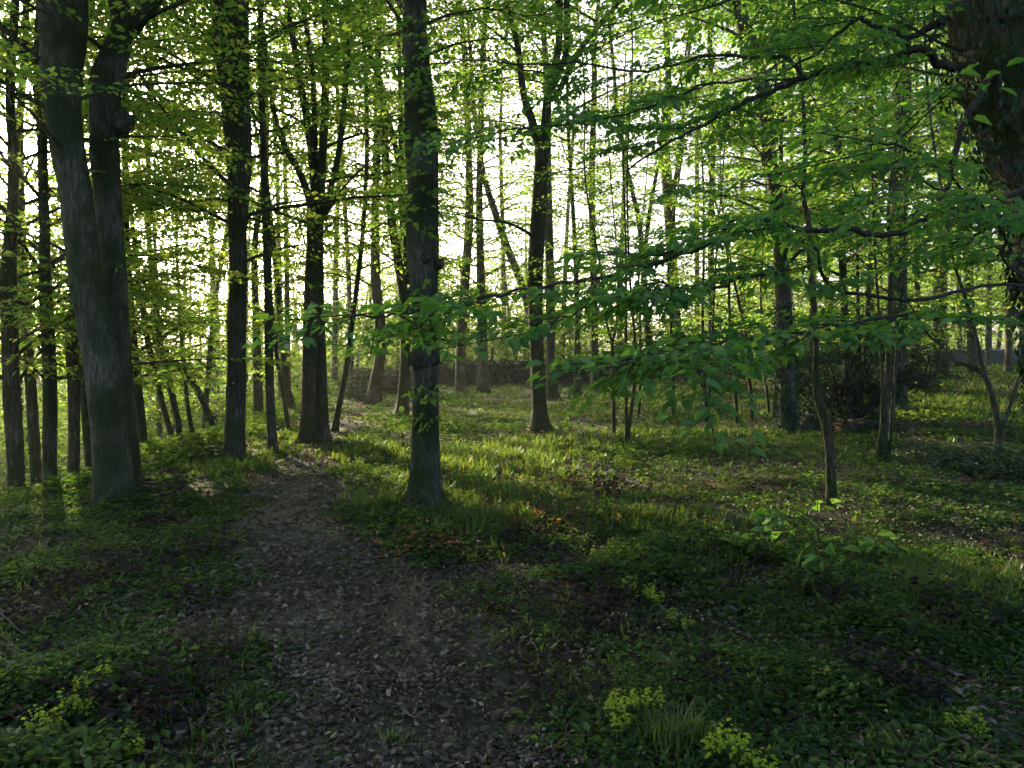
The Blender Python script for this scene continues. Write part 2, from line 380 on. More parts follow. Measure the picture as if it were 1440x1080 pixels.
# breaks in the wood to the south-west that let low sun reach the grass: (px, py, rx m, ry m, chance)
SUNG = []
for px, py, rx, ry, pr in [(455, 628, .9, 1.6, .9), (520, 640, .7, 1.2, .8), (690, 655, 1.2, 1.8, .8), (650, 690, .8, .9, .8), (760, 630, 1.2, 1.5, .7), (960, 612, 2.2, .7, .85), (1300, 738, 1.7, .3, .9), (1180, 720, .8, .25, .8), (690, 585, 2.0, 2.0, .7), (530, 590, 1.0, 2.0, .7), (1390, 590, 1.5, 1.2, .6), (1050, 660, 1.0, .3, .6)]:
    d_ = ground_hit(px, py); p_ = at(px, py, d_); SUNG.append((p_[0], p_[1], rx, ry, pr))
SUNG = np.array(SUNG); SUNG[:, 2:4] += .3; SUNG[:, 4] = np.minimum(.97, SUNG[:, 4]+.15)
def sun_p(p):
    g = p-SUNV*(p[2]/SUNV[2])
    q = ((g[0]-SUNG[:, 0])/SUNG[:, 2])**2+((g[1]-SUNG[:, 1])/SUNG[:, 3])**2
    return float((SUNG[:, 4]*(q < 1)).max())

def grow(wood, leafacc, stems, rng, z0, z1, n, L, leaf, dens=3.0, elev=.5, slen=1.0, shape=RHO, gap=1.0, yaws=None, gaps=True, bias=0.0, limb_mat=0, thin=1.0, lr=.011):
    items = []
    ga = rng.rand()*6.28
    for i in range(n):
        pts, rad = stems[rng.randint(len(stems))]
        z = z0+(z1-z0)*((i+rng.rand())/n)
        zs = pts[:, 2]
        if z > zs[-1] or z < zs[0]: continue
        k = min(len(zs)-2, max(0, np.searchsorted(zs, z)-1)); t = (z-zs[k])/max(1e-6, zs[k+1]-zs[k])
        p = pts[k]+(pts[k+1]-pts[k])*t; r0 = rad[k]
        ga += 2.4+rng.randn()*.4
        yaw = ga if yaws is None else rng.uniform(*yaws)
        l = L*(.55+.6*rng.rand()); e = elev*(.4+1.0*rng.rand())
        m = 7; q = [p]; yw = yaw; el = e
        for j in range(m):
            d = np.array([math.cos(yw)*math.cos(el), math.sin(yw)*math.cos(el), math.sin(el)])
            q.append(q[-1]+d*l/m); yw += rng.randn()*.13; el += -e*.9/m+rng.randn()*.08
        q = np.array(q)
        if max(sun_p(q[3]), sun_p(q[5])) > rng.rand()*1.1: continue
        rr = min(r0*.45, lr*l+.004)
        tube(wood, q, np.linspace(rr, .004, m+1), 5, limb_mat)
        ns = max(2, int(dens*l))
        for j in range(ns):
            t = .18+.8*(j+rng.rand()*.6)/ns; f = min(t, .999)*m; k2 = int(f); pos = q[k2]+(q[k2+1]-q[k2])*(f-k2)
            pm = pos+np.array([math.cos(yaw), math.sin(yaw), 0])*.3
            if (gaps and rng.rand() < gap_p(pm)) or rng.rand() < sun_p(pm): continue
            sd = 1 if j % 2 else -1
            items.append((*pos, yw+sd*(.5+.6*rng.rand()), rng.randn()*.16+.03, rng.randn()*.22, (.6+.55*rng.rand())*thin))
        items.append((*q[-1], yw, rng.randn()*.1, rng.randn()*.2, .8))
    place_sprays(leafacc, items, leaf, slen, rng, shape, gap, 0, 1, True, bias)

def parse(s):
    return [tuple(float(c) for c in t.split(',')) for t in s.split()]
def stem_world(pts, depth, H, rng, lean_out=.0):
    P = [at(x, y, depth) for x, y, _ in pts]; R = [w_/F*depth/2 for _, _, w_ in pts]
    b = P[0].copy(); g = float(gz(b[0], b[1]))
    if len(P) > 1:
        if b[2] > g+.05:                    # hidden foot: carry the stem down to the ground
            d = (P[0]-P[1])/np.linalg.norm(P[0]-P[1]); d = d*min(1, 1)
            k = (g-b[2])/d[2] if d[2] < -.2 else 0
            q = b+d*k; q[2] = float(gz(q[0], q[1])); P.insert(0, q); R.insert(0, R[0]*1.1)
        else: P[0][2] = min(P[0][2], g)
    dirn = (P[-1]-P[-2]); dirn /= np.linalg.norm(dirn); dirn = dirn*.6+np.array([0, 0, .4]); dirn /= np.linalg.norm(dirn)
    top = P[-1]; r = R[-1]
    n = 0
    while top[2] < H and n < 12:
        top = top+(dirn+np.array([rng.randn()*.06, rng.randn()*.06, 0]))*1.6; r *= .86; P.append(top); R.append(r); n += 1
    R[-1] = max(.01, R[-1]*.4)
    P = np.array(P); P[0, 2] -= .3
    return P, np.array(R)

TREES = 0
def tree(label, stems, depth=None, H=15., bark='bark_dark', lf='leaf', name='tree', cat='tree', z0=None, z1=None, n=22, L=2.4, leaf=None, dens=3.0, elev=.5,
         slen=1.0, upper=10, flare=.35, lump=.03, seed=None, group=None, bias=0., shape=None, gaps=True, sides=12, offs=None, thin=1.0):
    global TREES
    TREES += 1; rng = np.random.RandomState(1000+TREES if seed is None else seed)
    st = [parse(s) for s in stems]
    if depth is None: depth = ground_hit(st[0][0][0], st[0][0][1])
    SW = []
    for i, s in enumerate(st):
        dd = depth+(offs[i] if offs else 0)
        if s[0][1] < 0: pass
        SW.append(stem_world(s, dd, H, rng))
    base = SW[0][0][0].copy(); base[2] += .3
    root = thing(name, label, cat, base, group)
    leaf = leaf or (.08 if depth < 10 else .09 if depth < 16 else .115 if depth < 24 else .15)
    shape = shape or (HEX if depth < 9.5 else RHO)
    LIM = None; BA = []; LV = Acc(); sw = []
    for i, (P, R) in enumerate(SW):
        A_ = Acc(); near_ = depth < 12.6 and st[i][0][2] > 9; k = 20 if near_ else 6 if depth < 17 else 4
        pp = spline(P, k); rr = np.interp(np.linspace(0, len(R)-1, len(pp)), np.arange(len(R)), R)
        connected = i > 0 and st[i][0][1] < st[0][0][1]-60      # a fork off the first stem
        if connected:
            # start a fork inside the parent rather than at the ground
            P2 = np.array([at(x, y, depth+(offs[i] if offs else 0)) for x, y, _ in st[i]])
            keep = pp[:, 2] >= P2[0][2]-.05; pp, rr = pp[keep], rr[keep]
        tube(A_, pp, rr, (76 if near_ else sides), 0, lump, 0 if connected else flare, 50+TREES*3+i, 0, (.008 if depth < 9 else .007)*min(1, rr[0]/.12) if near_ else 0)
        sw.append((pp, rr))
        BA.append((A_, 'trunk' if not connected else 'fork'))
    zb = base[2]
    z0 = zb+1.8 if z0 is None else z0
    z1 = min(H*.92, 2.6+depth*.5) if z1 is None else z1
    LIM = BA[0][0]
    grow(LIM, LV, sw, rng, z0, z1, int(n*(1.4 if st[0][0][0] < 620 else 1.25)), L, leaf, dens*(1.35 if st[0][0][0] < 620 else 1.22), elev, slen, shape, 1.0, None, gaps, bias, 0, thin)
    if upper: grow(LIM, LV, sw, rng, z1, H-.3, upper, L*1.15, .24, 1.6, .6, 1.8, RHO, 1.0, None, False, bias)
    for A_, nm in BA: A_.build(nm, M[bark], root, base)
    if LV.n: LV.build('crown', [M[lf], M['twig']], root, base)
    return root, base, sw

exec_trees = True
# ------------------------------------------------------------------ trees traced from the photograph, near ones first
r1, b1, s1 = tree('large double tree with two thick grey-green trunks fused at the foot, left of the path',
     ['166,716,54 162,690,50 153,600,45 141,510,44 129,440,43 121,390,42 106,270,42 96,215,42 88,150,46 86,100,52 88,0,62',
      '186,672,24 178,600,26 168,510,30 163,440,32 158,350,31 148,225,37 147,150,40 150,110,42 172,40,28 166,0,26',
      '168,60,16 185,45,14 200,0,10'], depth=8.0, H=14, bark='bark_grey', z0=3.6, n=15, L=2.1, dens=2.8, upper=8, offs=[0, .45, .5], flare=.28, lump=.04)
burl_sets = []
r8, b8, s8 = tree('slim grey tree with knobbly burrs on its trunk, in the middle beside the path',
     ['595,712,46 597,680,40 598,600,38 598,520,38 600,460,39 598,420,37 595,340,44 596,250,42 594,200,46 592,150,42 586,90,37 582,40,34 583,0,33'],
     H=14, bark='bark_grey', z0=4.4, n=14, L=2.0, dens=3.0, flare=.5, lump=.05)
tree('tall dark tree splitting into two stems high up, at left edge of path',
     ['328,641,30 330,600,28 333,535,26 333,450,26 335,400,23 334,330,25 336,260,30 336,222,34',
      '328,230,20 322,160,17 312,90,16 304,0,17', '343,230,20 343,150,18 342,60,16 342,0,14'], H=16, bark='bark_dark', z0=2.9, n=24, L=2.9, dens=3.0, upper=6, flare=.15, bias=.1)
tree('thin dark pole-like tree just right of the tall two-stemmed tree by the path',
     ['385,636,14 380,560,12 378,480,12 377,400,11 374,310,11 370,200,9 366,60,8'], H=13, z0=3.0, n=12, L=2.0, dens=3.0, upper=5, bias=.1, flare=.2)
tree('multi-stemmed dark tree with four poles rising from one clump, at the bend of the path',
     ['432,622,24 434,560,20 437,470,22 438,400,20 440,330,18 436,285,12 420,240,9 400,205,8 384,150,7 372,60,6',
      '453,614,20 452,560,18 449,470,18 447,400,17 446,300,17 440,230,12 431,165,10 416,80,9 404,0,8',
      '445,300,10 443,220,9 440,110,8 426,0,7', '450,310,13 452,240,12 457,150,11 459,0,10', '456,310,10 464,270,9 478,205,8 488,90,8 491,0,8'],
     H=16, z0=3.2, n=24, L=2.4, dens=3.0, upper=6, offs=[0, .2, .3, .1, .05], flare=.3)
tree('slim curved tree bending out to the right from beside the four-poled clump',
     ['466,607,10 475,580,8 487,517,8 497,440,7 507,360,7 514,270,6 516,190,6 513,80,5'], H=13, z0=2.8, n=24, L=1.9, dens=3.0)
tree('tree with a reddish-brown trunk forking upward, left of the burred middle tree',
     ['563,588,19 568,540,14 570,480,14 568,420,14 560,370,13 552,320,12 545,260,11 541,200,11 538,130,9 520,70,7 508,0,6',
      '572,400,9 570,310,9 562,240,8 552,190,8 538,145,7 515,118,5 490,95,5', '566,330,8 564,200,7 562,90,6 560,0,6'],
     H=17, z0=2.8, n=40, L=2.6, dens=3.0, bark='bark_dark', bias=.1)
tree('leaning brown tree with a flared shaggy foot, in front of the brushwood bank',
     ['524,568,24 528,540,17 536,490,16 533,440,15 528,390,14 528,300,12 530,200,11 532,60,9'], H=18, z0=2.6, n=40, L=2.8, dens=3.0, bark='bark_dark', lump=.06, lf='leaf_far')
tree('dark forked tree with a broad flared foot standing alone on the sunlit grass',
     ['761,610,26 759,580,20 757,540,20 754,480,20 752,400,22 755,340,22 760,260,20 762,215,20 755,195,12 748,170,12 736,130,10 727,60,9 714,10,8 705,-60,8',
      '766,215,16 768,170,14 772,120,11 785,70,10 787,0,10', '775,130,9 795,80,9 797,0,9', '780,140,8 814,74,8 842,36,7 870,0,7'],
     H=17, z0=3.6, n=44, L=2.8, dens=3.3, flare=.6)
tree('straight slimmer trunk close behind the dark forked tree on the sunlit grass',
     ['779,562,20 775,530,14 774,480,13 774,400,13 772,330,12 770,220,10 768,100,9'], H=18, z0=5, n=22, L=2.6, dens=2.8, bark='bark_far')
tree('left one of two straight trunks before the dark garden wall, behind the burred tree',
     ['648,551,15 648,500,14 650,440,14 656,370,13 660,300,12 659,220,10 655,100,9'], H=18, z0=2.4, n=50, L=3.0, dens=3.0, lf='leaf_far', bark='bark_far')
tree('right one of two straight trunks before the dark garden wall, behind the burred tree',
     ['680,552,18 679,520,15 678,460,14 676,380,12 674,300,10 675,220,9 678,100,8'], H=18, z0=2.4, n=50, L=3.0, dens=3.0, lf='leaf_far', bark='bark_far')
tree('pale leaning trunk slanting up to the left behind the dark forked tree', ['764,549,12 745,440,12 728,385,11 712,345,11 695,295,10 680,245,8 672,190,7'], H=14, z0=5, n=14, L=2.4, dens=2.4, lf='leaf_far', bark='bark_far')
r13, b13, s13 = tree('ivy-footed tree leaning left as it rises, right of the row of saplings',
     ['1110,609,24 1108,580,24 1106,520,23 1102,430,22 1098,350,20 1092,280,19 1082,222,19 1076,148,20 1060,74,19 1034,0,22'],
     H=16, z0=3.0, n=34, L=2.8, dens=3.6, flare=.3, bark='bark_far')
r14, b14, s14 = tree('slender crooked young tree with a kinked stem, nearest on the right-hand grass',
     ['1170,712,15 1168,670,13 1164,612,13 1152,565,13 1147,530,10 1148,490,8 1145,440,8 1140,380,8 1137,315,7 1130,274,6 1132,207,5 1126,100,4'],
     H=7.5, z0=2.6, n=10, L=1.5, dens=3.0, bark='bark_dark', flare=.25, upper=0, lf='leaf_near', leaf=.085, shape=BRD)
tree('thick straight grey trunk behind the evergreen bush on the right',
     ['1260,578,30 1260,540,27 1262,480,26 1262,400,25 1263,300,25 1267,200,25 1268,100,24 1268,0,23'], H=20, z0=3.5, n=36, L=3.2, dens=3.4, flare=.15, bark='bark_grey')
tree('cluster of thin dark upright stems in front of the thick grey trunk at right',
     ['1241,648,10 1244,600,9 1248,540,8 1250,460,7 1252,380,5 1250,280,4', '1234,640,5 1240,590,5 1240,520,5 1236,440,4 1230,350,3', '1250,640,5 1256,560,5 1262,480,4 1270,380,3'],
     H=8, z0=2.3, n=12, L=1.4, dens=3.0, upper=0, flare=.3, sides=8)
r17, b17, s17 = tree('young tree forking low into two curved arms, at the far right of the clearing',
     ['1406,640,12 1404,610,11 1401,585,9 1393,550,8 1385,528,8 1379,505,6 1372,470,5 1358,420,5 1342,370,4 1330,300,4',
      '1405,608,7 1415,585,6 1428,545,6 1437,515,5 1441,480,5 1446,420,4', '1384,528,7 1371,518,6 1350,510,5 1336,502,4 1318,480,4 1300,462,3'],
     H=8.5, z0=2.4, n=16, L=1.6, dens=3.0, upper=0, bark='bark_grey', flare=.2, sides=8)
tree('tall trunk half hidden by leaves between the thick grey trunk and stone wall',
     ['1323,525,20 1322,470,18 1322,410,17 1324,330,16 1328,220,15 1332,100,13'], H=19, z0=4.5, n=26, L=3, dens=3, bark='bark_far')
tree('pale trunk standing in front of the stone wall, left of the thinner one there',
     ['1367,514,14 1366,480,12 1364,430,12 1362,380,11 1360,250,10 1362,100,9'], depth=30, H=19, z0=5, n=22, L=3, dens=2.8, bark='bark_far')
tree('thinner pale trunk standing in front of the stone wall near the frame edge',
     ['1418,512,10 1419,460,9 1420,400,8 1418,300,8 1414,150,7'], depth=31, H=17, z0=5, n=20, L=3, dens=2.8, bark='bark_far')
tree('sunlit pale ivy-covered trunk rising against the bright sky right of centre',
     ['956,530,18 952,480,14 948,400,14 944,350,15 941,290,17 936,230,15 934,190,11 940,120,9 935,20,8', '945,275,8 955,230,7 958,190,6 966,120,5'], depth=33, H=19, z0=9, n=16, L=2.4, dens=2.6, lf='leaf_far', bark='bark_far')
tree('dark-stemmed tree in the gloom behind the evergreen bush',
     ['1196,592,12 1192,520,11 1188,450,10 1182,300,10 1178,200,9 1158,60,8'], H=15, z0=3.2, n=26, L=2.6, dens=3.4)
tree('thin black pole rising through the evergreen bush',
     ['1212,590,6 1208,500,5 1206,400,5 1205,250,4 1204,100,4'], H=12, z0=3.8, n=14, L=2.0, dens=3.2)
tree('thin stem rising beside the ivy-footed leaning tree, on its left flank higher up',
     ['1090,582,7 1094,480,6 1097,400,5 1098,280,6 1099,180,5 1104,60,5'], H=13, z0=4.2, n=18, L=2.2, dens=3.2, depth=18)
tree('slim trunk seen between the pale ivied trunk and the row of saplings',
     ['1001,548,10 1000,480,9 1000,400,9 1000,300,8 1003,180,7 998,60,7'], H=16, z0=3.6, n=22, L=2.6, dens=2.8, depth=27)
tree('forking slim trunk at the end of the dark wall, left of the pale ivied trunk',
     ['917,553,10 913,500,9 910,460,9 905,380,8 898,310,7 880,230,6 868,160,6', '905,380,6 912,310,6 922,250,5 935,200,4'], H=14, z0=4.2, n=18, L=2.2, dens=2.6, depth=28)
tree('upright mid-brown trunk against the middle of the dark wall',
     ['837,547,13 836,500,11 836,440,10 834,360,10 832,250,9 836,120,8'], H=17, z0=4.6, n=20, L=2.6, dens=2.6, depth=31, bark='bark_far', lf='leaf_far')
tree('darker short-stemmed trunk against the wall, left of the mid-brown one',
     ['812,550,11 811,500,9 812,450,8 810,380,7 806,300,6 800,200,5'], H=14, z0=4.2, n=16, L=2.3, dens=2.6, depth=29)

# saplings in the row before the wall
SAP = [('leftmost slender sapling of the row, forking above waist height', ['863,617,6 863,560,5 862,500,5 860,480,4 850,440,3 845,380,3', '861,485,4 867,455,3 869,400,3 866,340,2']),
       ('twin-stemmed sapling with one straight and one bowed stem', ['882,621,7 881,580,5 880,520,4 880,440,4 880,340,3', '884,606,5 890,560,5 894,520,5 893,480,4 889,430,4 884,360,3']),
       ('very thin pale sapling right of the twin-stemmed one', ['895,590,4 899,570,4 900,523,4 900,440,3 898,360,2']),
       ('thin dark sapling standing by itself midway along the row', ['947,594,5 947,560,5 946,520,4 943,440,4 940,360,3']),
       ('pale straight sapling with sunlit left edge and a second stem at its foot', ['994,594,6 992,560,5 990,523,5 988,440,4 990,340,3', '995,580,4 998,550,3 999,515,3 1003,440,3']),
       ('slightly bowed sapling left of the last dark one', ['1037,597,6 1035,560,5 1031,510,5 1026,440,4 1022,350,3']),
       ('dark bowed sapling second from the ivy-footed tree', ['1058,590,6 1056,555,5 1052,523,5 1050,480,4 1040,430,4 1030,380,3']),
       ('small sapling nearest the ivy-footed tree', ['1083,584,5 1079,555,4 1075,530,4 1072,480,3 1070,400,3'])]
for lb, st in SAP:
    tree(lb, st, H=6.5, name='sapling', cat='sapling', group='saplings in a row before the wall', z0=1.9, z1=6.3, n=11, L=1.5, dens=3.0, upper=0, flare=.1, lump=.02, sides=7, leaf=.08)

# trees on the bank and in the hollow to the left
LEFT = [('tall trunk at the very left edge of the photo', ['24,722,24 21,640,22 17,560,22 14,480,21 12,390,21 17,300,13 18,222,12 14,120,11'], 9.6),
        ('leaning trunk second from the left edge', ['52,690,15 48,620,14 43,540,14 38,460,13 33,390,13 30,300,11 28,180,10'], 12.5),
        ('straight dark trunk third from the left edge, with the sun beside it', ['72,716,18 70,640,18 70,540,19 66,450,18 63,380,15 62,300,13 60,222,13 56,110,14 58,0,13'], 10.5),
        ('twisted dark trunk touching the left side of the large double tree', ['103,700,16 104,620,15 104,540,16 100,480,15 106,420,14 98,330,12 90,200,10'], 11.5),
        ('slim trunk tucked close behind the left foot of the large double tree', ['128,690,10 122,620,10 117,540,10 112,450,9 108,350,8'], 13.0),
        ('slim leaning trunk just right of the large double tree', ['206,662,12 200,600,12 193,540,12 186,470,12 181,400,11 176,280,9'], 13.5),
        ('left one of two parallel thin trunks leaning left on the bank', ['254,655,9 243,620,8 232,580,8 222,540,8 210,490,8 200,430,7 188,330,6'], 15.0),
        ('right one of two parallel thin trunks leaning left on the bank', ['255,652,10 251,600,9 245,570,9 236,530,9 227,495,9 220,440,8 210,330,6'], 15.6),
        ('steeply leaning thin trunk crossing toward the tall two-stemmed tree', ['313,625,10 296,590,9 278,550,9 258,522,8 240,502,7 215,470,6'], 18.0),
        ('short thin dark trunk in the hollow between the leaning ones', ['277,648,8 270,610,7 264,570,6 260,530,6 254,460,5'], 17.0),
        ('broken brown stump-like trunk behind the thin pole tree', ['366,625,15 364,590,15 363,550,14 362,510,13 360,450,10 358,350,9'], 19.0),
        ('thin slanting trunk left of the four-poled clump', ['410,627,8 403,585,7 396,540,6 388,490,6 380,400,5'], 15.5),
        ('stouter slanting trunk left of the four-poled clump', ['418,610,13 411,575,11 404,545,10 398,500,9 392,430,8'], 20.0)]
for lb, st, d in LEFT:
    small = d > 14
    tree(lb, st, depth=d, H=13 if small else 15, z0=(1.2 if small else 1.0), n=15 if small else 26, L=2.4, dens=2.8, group='trees on the bank to the left', bias=.12, upper=5, flare=.15, lf='leaf_far' if d > 15 else 'leaf', sides=9)

# ------------------------------------------------------------------ filler trees farther back
rngf = np.random.RandomState(5)
FILL = [  # base px, depth, width px, group index
    (470, 36, 9, 0), (395, 40, 9, 0), (285, 23, 9, 0), (405, 25, 9, 0), (495, 31, 8, 0), (225, 27, 8, 0), (125, 22, 10, 0), (300, 36, 9, 0), (150, 38, 10, 0), (30, 34, 10, 0), (225, 48, 8, 0),
    (560, 46, 8, 1), (620, 48, 8, 1), (710, 47, 8, 1), (790, 50, 7, 1), (870, 48, 8, 1), (980, 46, 8, 1),
    (1045, 36, 10, 2), (1140, 30, 11, 2), (1165, 40, 9, 2), (1225, 34, 10, 2), (1290, 29, 10, 2), (1390, 38, 9, 2), (1470, 26, 14, 2), (1540, 20, 16, 2), (1350, 44, 8, 2), (1110, 46, 8, 2), (1215, 24, 9, 2), (1480, 42, 10, 2)]
FG = [('tree in the sunlit hollow far beyond the bank', 'trees in the hollow beyond the bank'),
      ('slender tree beyond the dark wall in the far middle', 'slender trees beyond the dark wall'),
      ('leafy tree in the crowded wood far behind the right-hand clearing', 'trees in the wood behind the right-hand clearing')]
for bx, d, w_, g in FILL:
    x0 = bx; x = float(at(bx, 540, d)[0]); zg = float(gz(x, d)); _, yb, _ = project(np.array([x, d, zg]))
    yb = float(yb); l = rngf.randn()*14
    s = f'{bx},{yb},{w_} {bx+l*.2},{yb-90},{w_*.9} {bx+l*.5},{yb-200},{w_*.8} {bx+l*1.1},{yb-330},{w_*.65}'
    lf = 'leaf_far' if g < 2 else 'leaf'
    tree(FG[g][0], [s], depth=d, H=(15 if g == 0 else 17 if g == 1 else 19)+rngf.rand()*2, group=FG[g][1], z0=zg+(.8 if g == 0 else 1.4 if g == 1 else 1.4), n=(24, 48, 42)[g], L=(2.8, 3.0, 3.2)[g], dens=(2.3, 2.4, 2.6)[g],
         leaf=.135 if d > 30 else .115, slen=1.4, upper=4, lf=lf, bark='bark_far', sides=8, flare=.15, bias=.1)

# ------------------------------------------------------------------ big tree at the right edge with branches reaching over the picture
def px_line(s):
    return np.array([at(x, y, d) for x, y, d in parse(s)])
D = 5.6
base = np.array([at(1550, 560, D)[0], D, 0.]); base[2] = float(gz(base[0], base[1]))
rb = thing('overhanging_tree', 'huge dark tree filling the top right corner, its long branches reaching left over the clearing', 'tree', base)
A_ = Acc()
pts = np.array([[base[0]+.15, D, base[2]-.3], [base[0], D, base[2]+.5], at(1502, 500, D), at(1480, 400, D), at(1464, 300, D), at(1440, 200, D), at(1425, 120, D), at(1418, 40, D), at(1415, -40, D), at(1405, -200, D), at(1400, -500, D), at(1400, -1000, D), at(1400, -1600, D)])
tube(A_, spline(pts, 30), np.interp(np.linspace(0, 12, 361), np.arange(13), [.34, .30, .22, .20, .21, .27, .33, .37, .38, .33, .28, .2, .05]), 90, 0, .05, .2, 3, 0, .012)
TRB = A_
BR = [('1400,120,5.6 1352,92,5.5 1320,83,5.45 1285,80,5.4 1240,88,5.4 1185,97,5.3 1130,110,5.2 1085,128,5.1 1050,146,5.0 1000,168,4.9 950,200,4.8 880,240,4.7', .036, .006),
      ('1275,82,5.4 1260,60,5.4 1225,40,5.4 1210,30,5.4 1180,52,5.3 1145,78,5.2 1100,100,5.1', .022, .006),
      ('1245,60,5.4 1290,45,5.5 1326,26,5.6 1350,15,5.6', .02, .03),
      ('1130,110,5.2 1100,92,5.3 1060,82,5.4 1010,84,5.5 960,92,5.6 900,100,5.7 820,92,5.8 740,90,5.9 650,84,6.0', .015, .005),
      ('1460,250,5.3 1425,268,5.0 1408,283,4.8 1396,310,4.7 1380,325,4.6 1362,338,4.5 1340,342,4.4', .017, .006),
      ('1460,330,5.5 1400,310,5.0 1330,295,4.6 1300,315,4.4 1262,332,4.3 1225,330,4.2 1190,323,4.1 1150,317,4.05 1110,312,4.0 1066,308,3.95 1035,322,3.9 1005,342,3.85 960,362,3.8 900,378,3.7 830,390,3.6 760,398,3.5 700,410,3.4 640,426,3.35 590,438,3.3 540,442,3.25 480,447,3.2', .019, .004),
      ('1066,308,3.95 1040,298,3.9 1010,320,3.85 985,340,3.8 940,352,3.8 870,355,3.8 800,350,3.8', .009, .003),
      ('1470,400,5.4 1380,400,4.6 1290,420,4.0 1200,400,3.8 1140,350,3.7 1120,365,3.6 1090,377,3.55 1050,388,3.5 1010,400,3.5 965,407,3.45 930,404,3.4 880,412,3.35 800,440,3.3 740,470,3.25', .011, .003),
      ('1470,430,5.4 1380,450,4.4 1280,440,3.6 1200,455,3.2 1120,470,3.0 1030,480,2.9 960,490,2.85 890,505,2.8', .010, .003),
      ('1460,380,5.4 1400,330,4.8 1380,300,4.6 1340,285,4.4 1290,262,4.3 1240,250,4.2 1180,240,4.1 1120,262,4.0 1060,255,4.0', .011, .003),
      ('1440,95,5.6 1400,112,5.4 1368,140,5.25 1352,180,5.18 1349,220,5.12 1336,252,5.06 1322,278,5.0 1310,306,4.94', .030, .008),
      ('1470,420,5.3 1420,370,4.2 1380,330,3.6 1330,250,3.2 1280,215,3.0 1220,200,2.9', .009, .003),
      ('1130,110,5.2 1000,120,5.0 900,150,4.9 800,170,4.9 720,180,4.9', .009, .003)]
BR_SPRAY = [(1, 6), (1, 4), (0, 2), (1, 5), (1, 5), (1, 9), (1, 4), (1, 7), (1, 8), (1, 6), (0, 0), (1, 7), (1, 4)]
rng = np.random.RandomState(77)
for (s, r0, r1_), (on, dn) in zip(BR, BR_SPRAY):
    c_ = px_line(s); c_[1:-1] += rng.randn(len(c_)-2, 3)*np.array([.02, .06, .013]); q = spline(c_, 5); q = q+rng.randn(*q.shape)*.006
    A_ = Acc(); tube(A_, q, np.linspace(r0, r1_, len(q)), 8, 0, .06, 0, 4)
    br = A_.build('branch', M['twig'], rb, base)
    if not on: continue
    seg = np.linalg.norm(np.diff(q, axis=0), axis=1).sum(); ns = max(3, int(seg*dn*.78)); items = []
    for j in range(ns):
        t = .2+.8*(j+rng.rand())/ns; f = min(.999, t)*(len(q)-1); k = int(f); p = q[k]+(q[k+1]-q[k])*(f-k); d = q[min(k+1, len(q)-1)]-q[k]
        yaw = math.atan2(d[1], d[0])+(1 if j % 2 else -1)*(.35+.9*rng.rand())
        if rng.rand() < gap_p(p+np.array([math.cos(yaw), math.sin(yaw), 0])*.3): continue
        items.append((*p, yaw, -.08+rng.randn()*.14, rng.randn()*.25, .45+.5*rng.rand()))
    L_ = Acc(); near = q[len(q)//2][1] < 4.6
    place_sprays(L_, items, .054 if near else .060, .7 if near else 1.0, rng, BRD, 1.15 if near else 1.05)
    fo = L_.build('leaves', [M['leaf_near'], M['twig']], br, base)
# mass of leaves above the branches
LV = Acc(); LM = TRB; rr = np.random.RandomState(8)
grow(LM, LV, [(spline(pts, 8), np.linspace(.3, .1, 97))], rr, 3.2, 11, 22, 3.4, .065, 2.6, .35, 1.0, BRD, 1.0, (1.9, 4.3), lr=.005)
LM.build('trunk', M['bark_dark'], rb, base); LV.build('crown', [M['leaf_near'], M['twig']], rb, base)

# ------------------------------------------------------------------ far wood and unseen wood added round about for shade (uncountable masses)
def wood_mass(name, trees_xyh, leaf, slen, per, rng, lf, bark, label, lo=.15):
    a = Acc(); items = []
    for x, y, h in trees_xyh:
        z = float(gz(x, y)); tp = np.array([[x, y, z-.3], [x+rng.randn()*.3, y, z+h*.5], [x+rng.randn()*.6, y+rng.randn()*.5, z+h]])
        tube(a, spline(tp, 3), np.linspace(.05+.012*h, .03, 7), 6, 1)
        R = h*(.22+.1*rng.rand())
        for _ in range(max(8, int(per*min(1, h/9)**1.4))):
            u = rng.rand()*6.28; zz = lo+(1-lo)*rng.rand()**.8; rad = R*math.sqrt(rng.rand())*math.sin(math.pi*min(.97, .25+.75*zz))
            p = np.array([x+rad*math.cos(u), y+rad*math.sin(u), z+h*zz])
            if (y > 3 and rng.rand() < gap_p(p)) or rng.rand() < sun_p(p): continue
            items.append((*p, u+rng.randn()*.5, rng.randn()*.2, rng.randn()*.3, .8+.5*rng.rand()))
    place_sprays(a, items, leaf, slen, rng, RHO, 1.0, 0, 1, False)
    o = a.build(name, [M[lf], M[bark]]); tag(o, label, 'woodland', kind='stuff'); return o
rg = np.random.RandomState(31); FW = []
for i in range(135):
    d = rg.uniform(50, 95); px = rg.uniform(-350, 1800); x = (px-CX)/F*d
    top = 17 if x < bank_edge(d) else 13.5 if px < 1000 else 11 if px < 1000 else 13
    FW.append((x, d, top*(.55+.5*rg.rand())))
for i in range(46):
    d = rg.uniform(20, 55); px = rg.uniform(-250, 480); x = (px-CX)/F*d
    if x < bank_edge(d)-2: FW.append((x, d, rg.uniform(2.0, 4.5)))
for i in range(110):
    d = rg.uniform(41.5, 62); px = rg.uniform(380, 1420); x = (px-CX)/F*d
    FW.append((x, d, rg.uniform(1.6, 4.6) if px < 1280 else rg.uniform(.8, 1.6)))
wood_mass('far_wood', FW, .24, 1.9, 130, rg, 'leaf_far', 'bark_far', 'hazy mass of pale green trees far behind everything', .05)
SW_ = []  # out-of-frame trees round the camera, added to shade the foreground
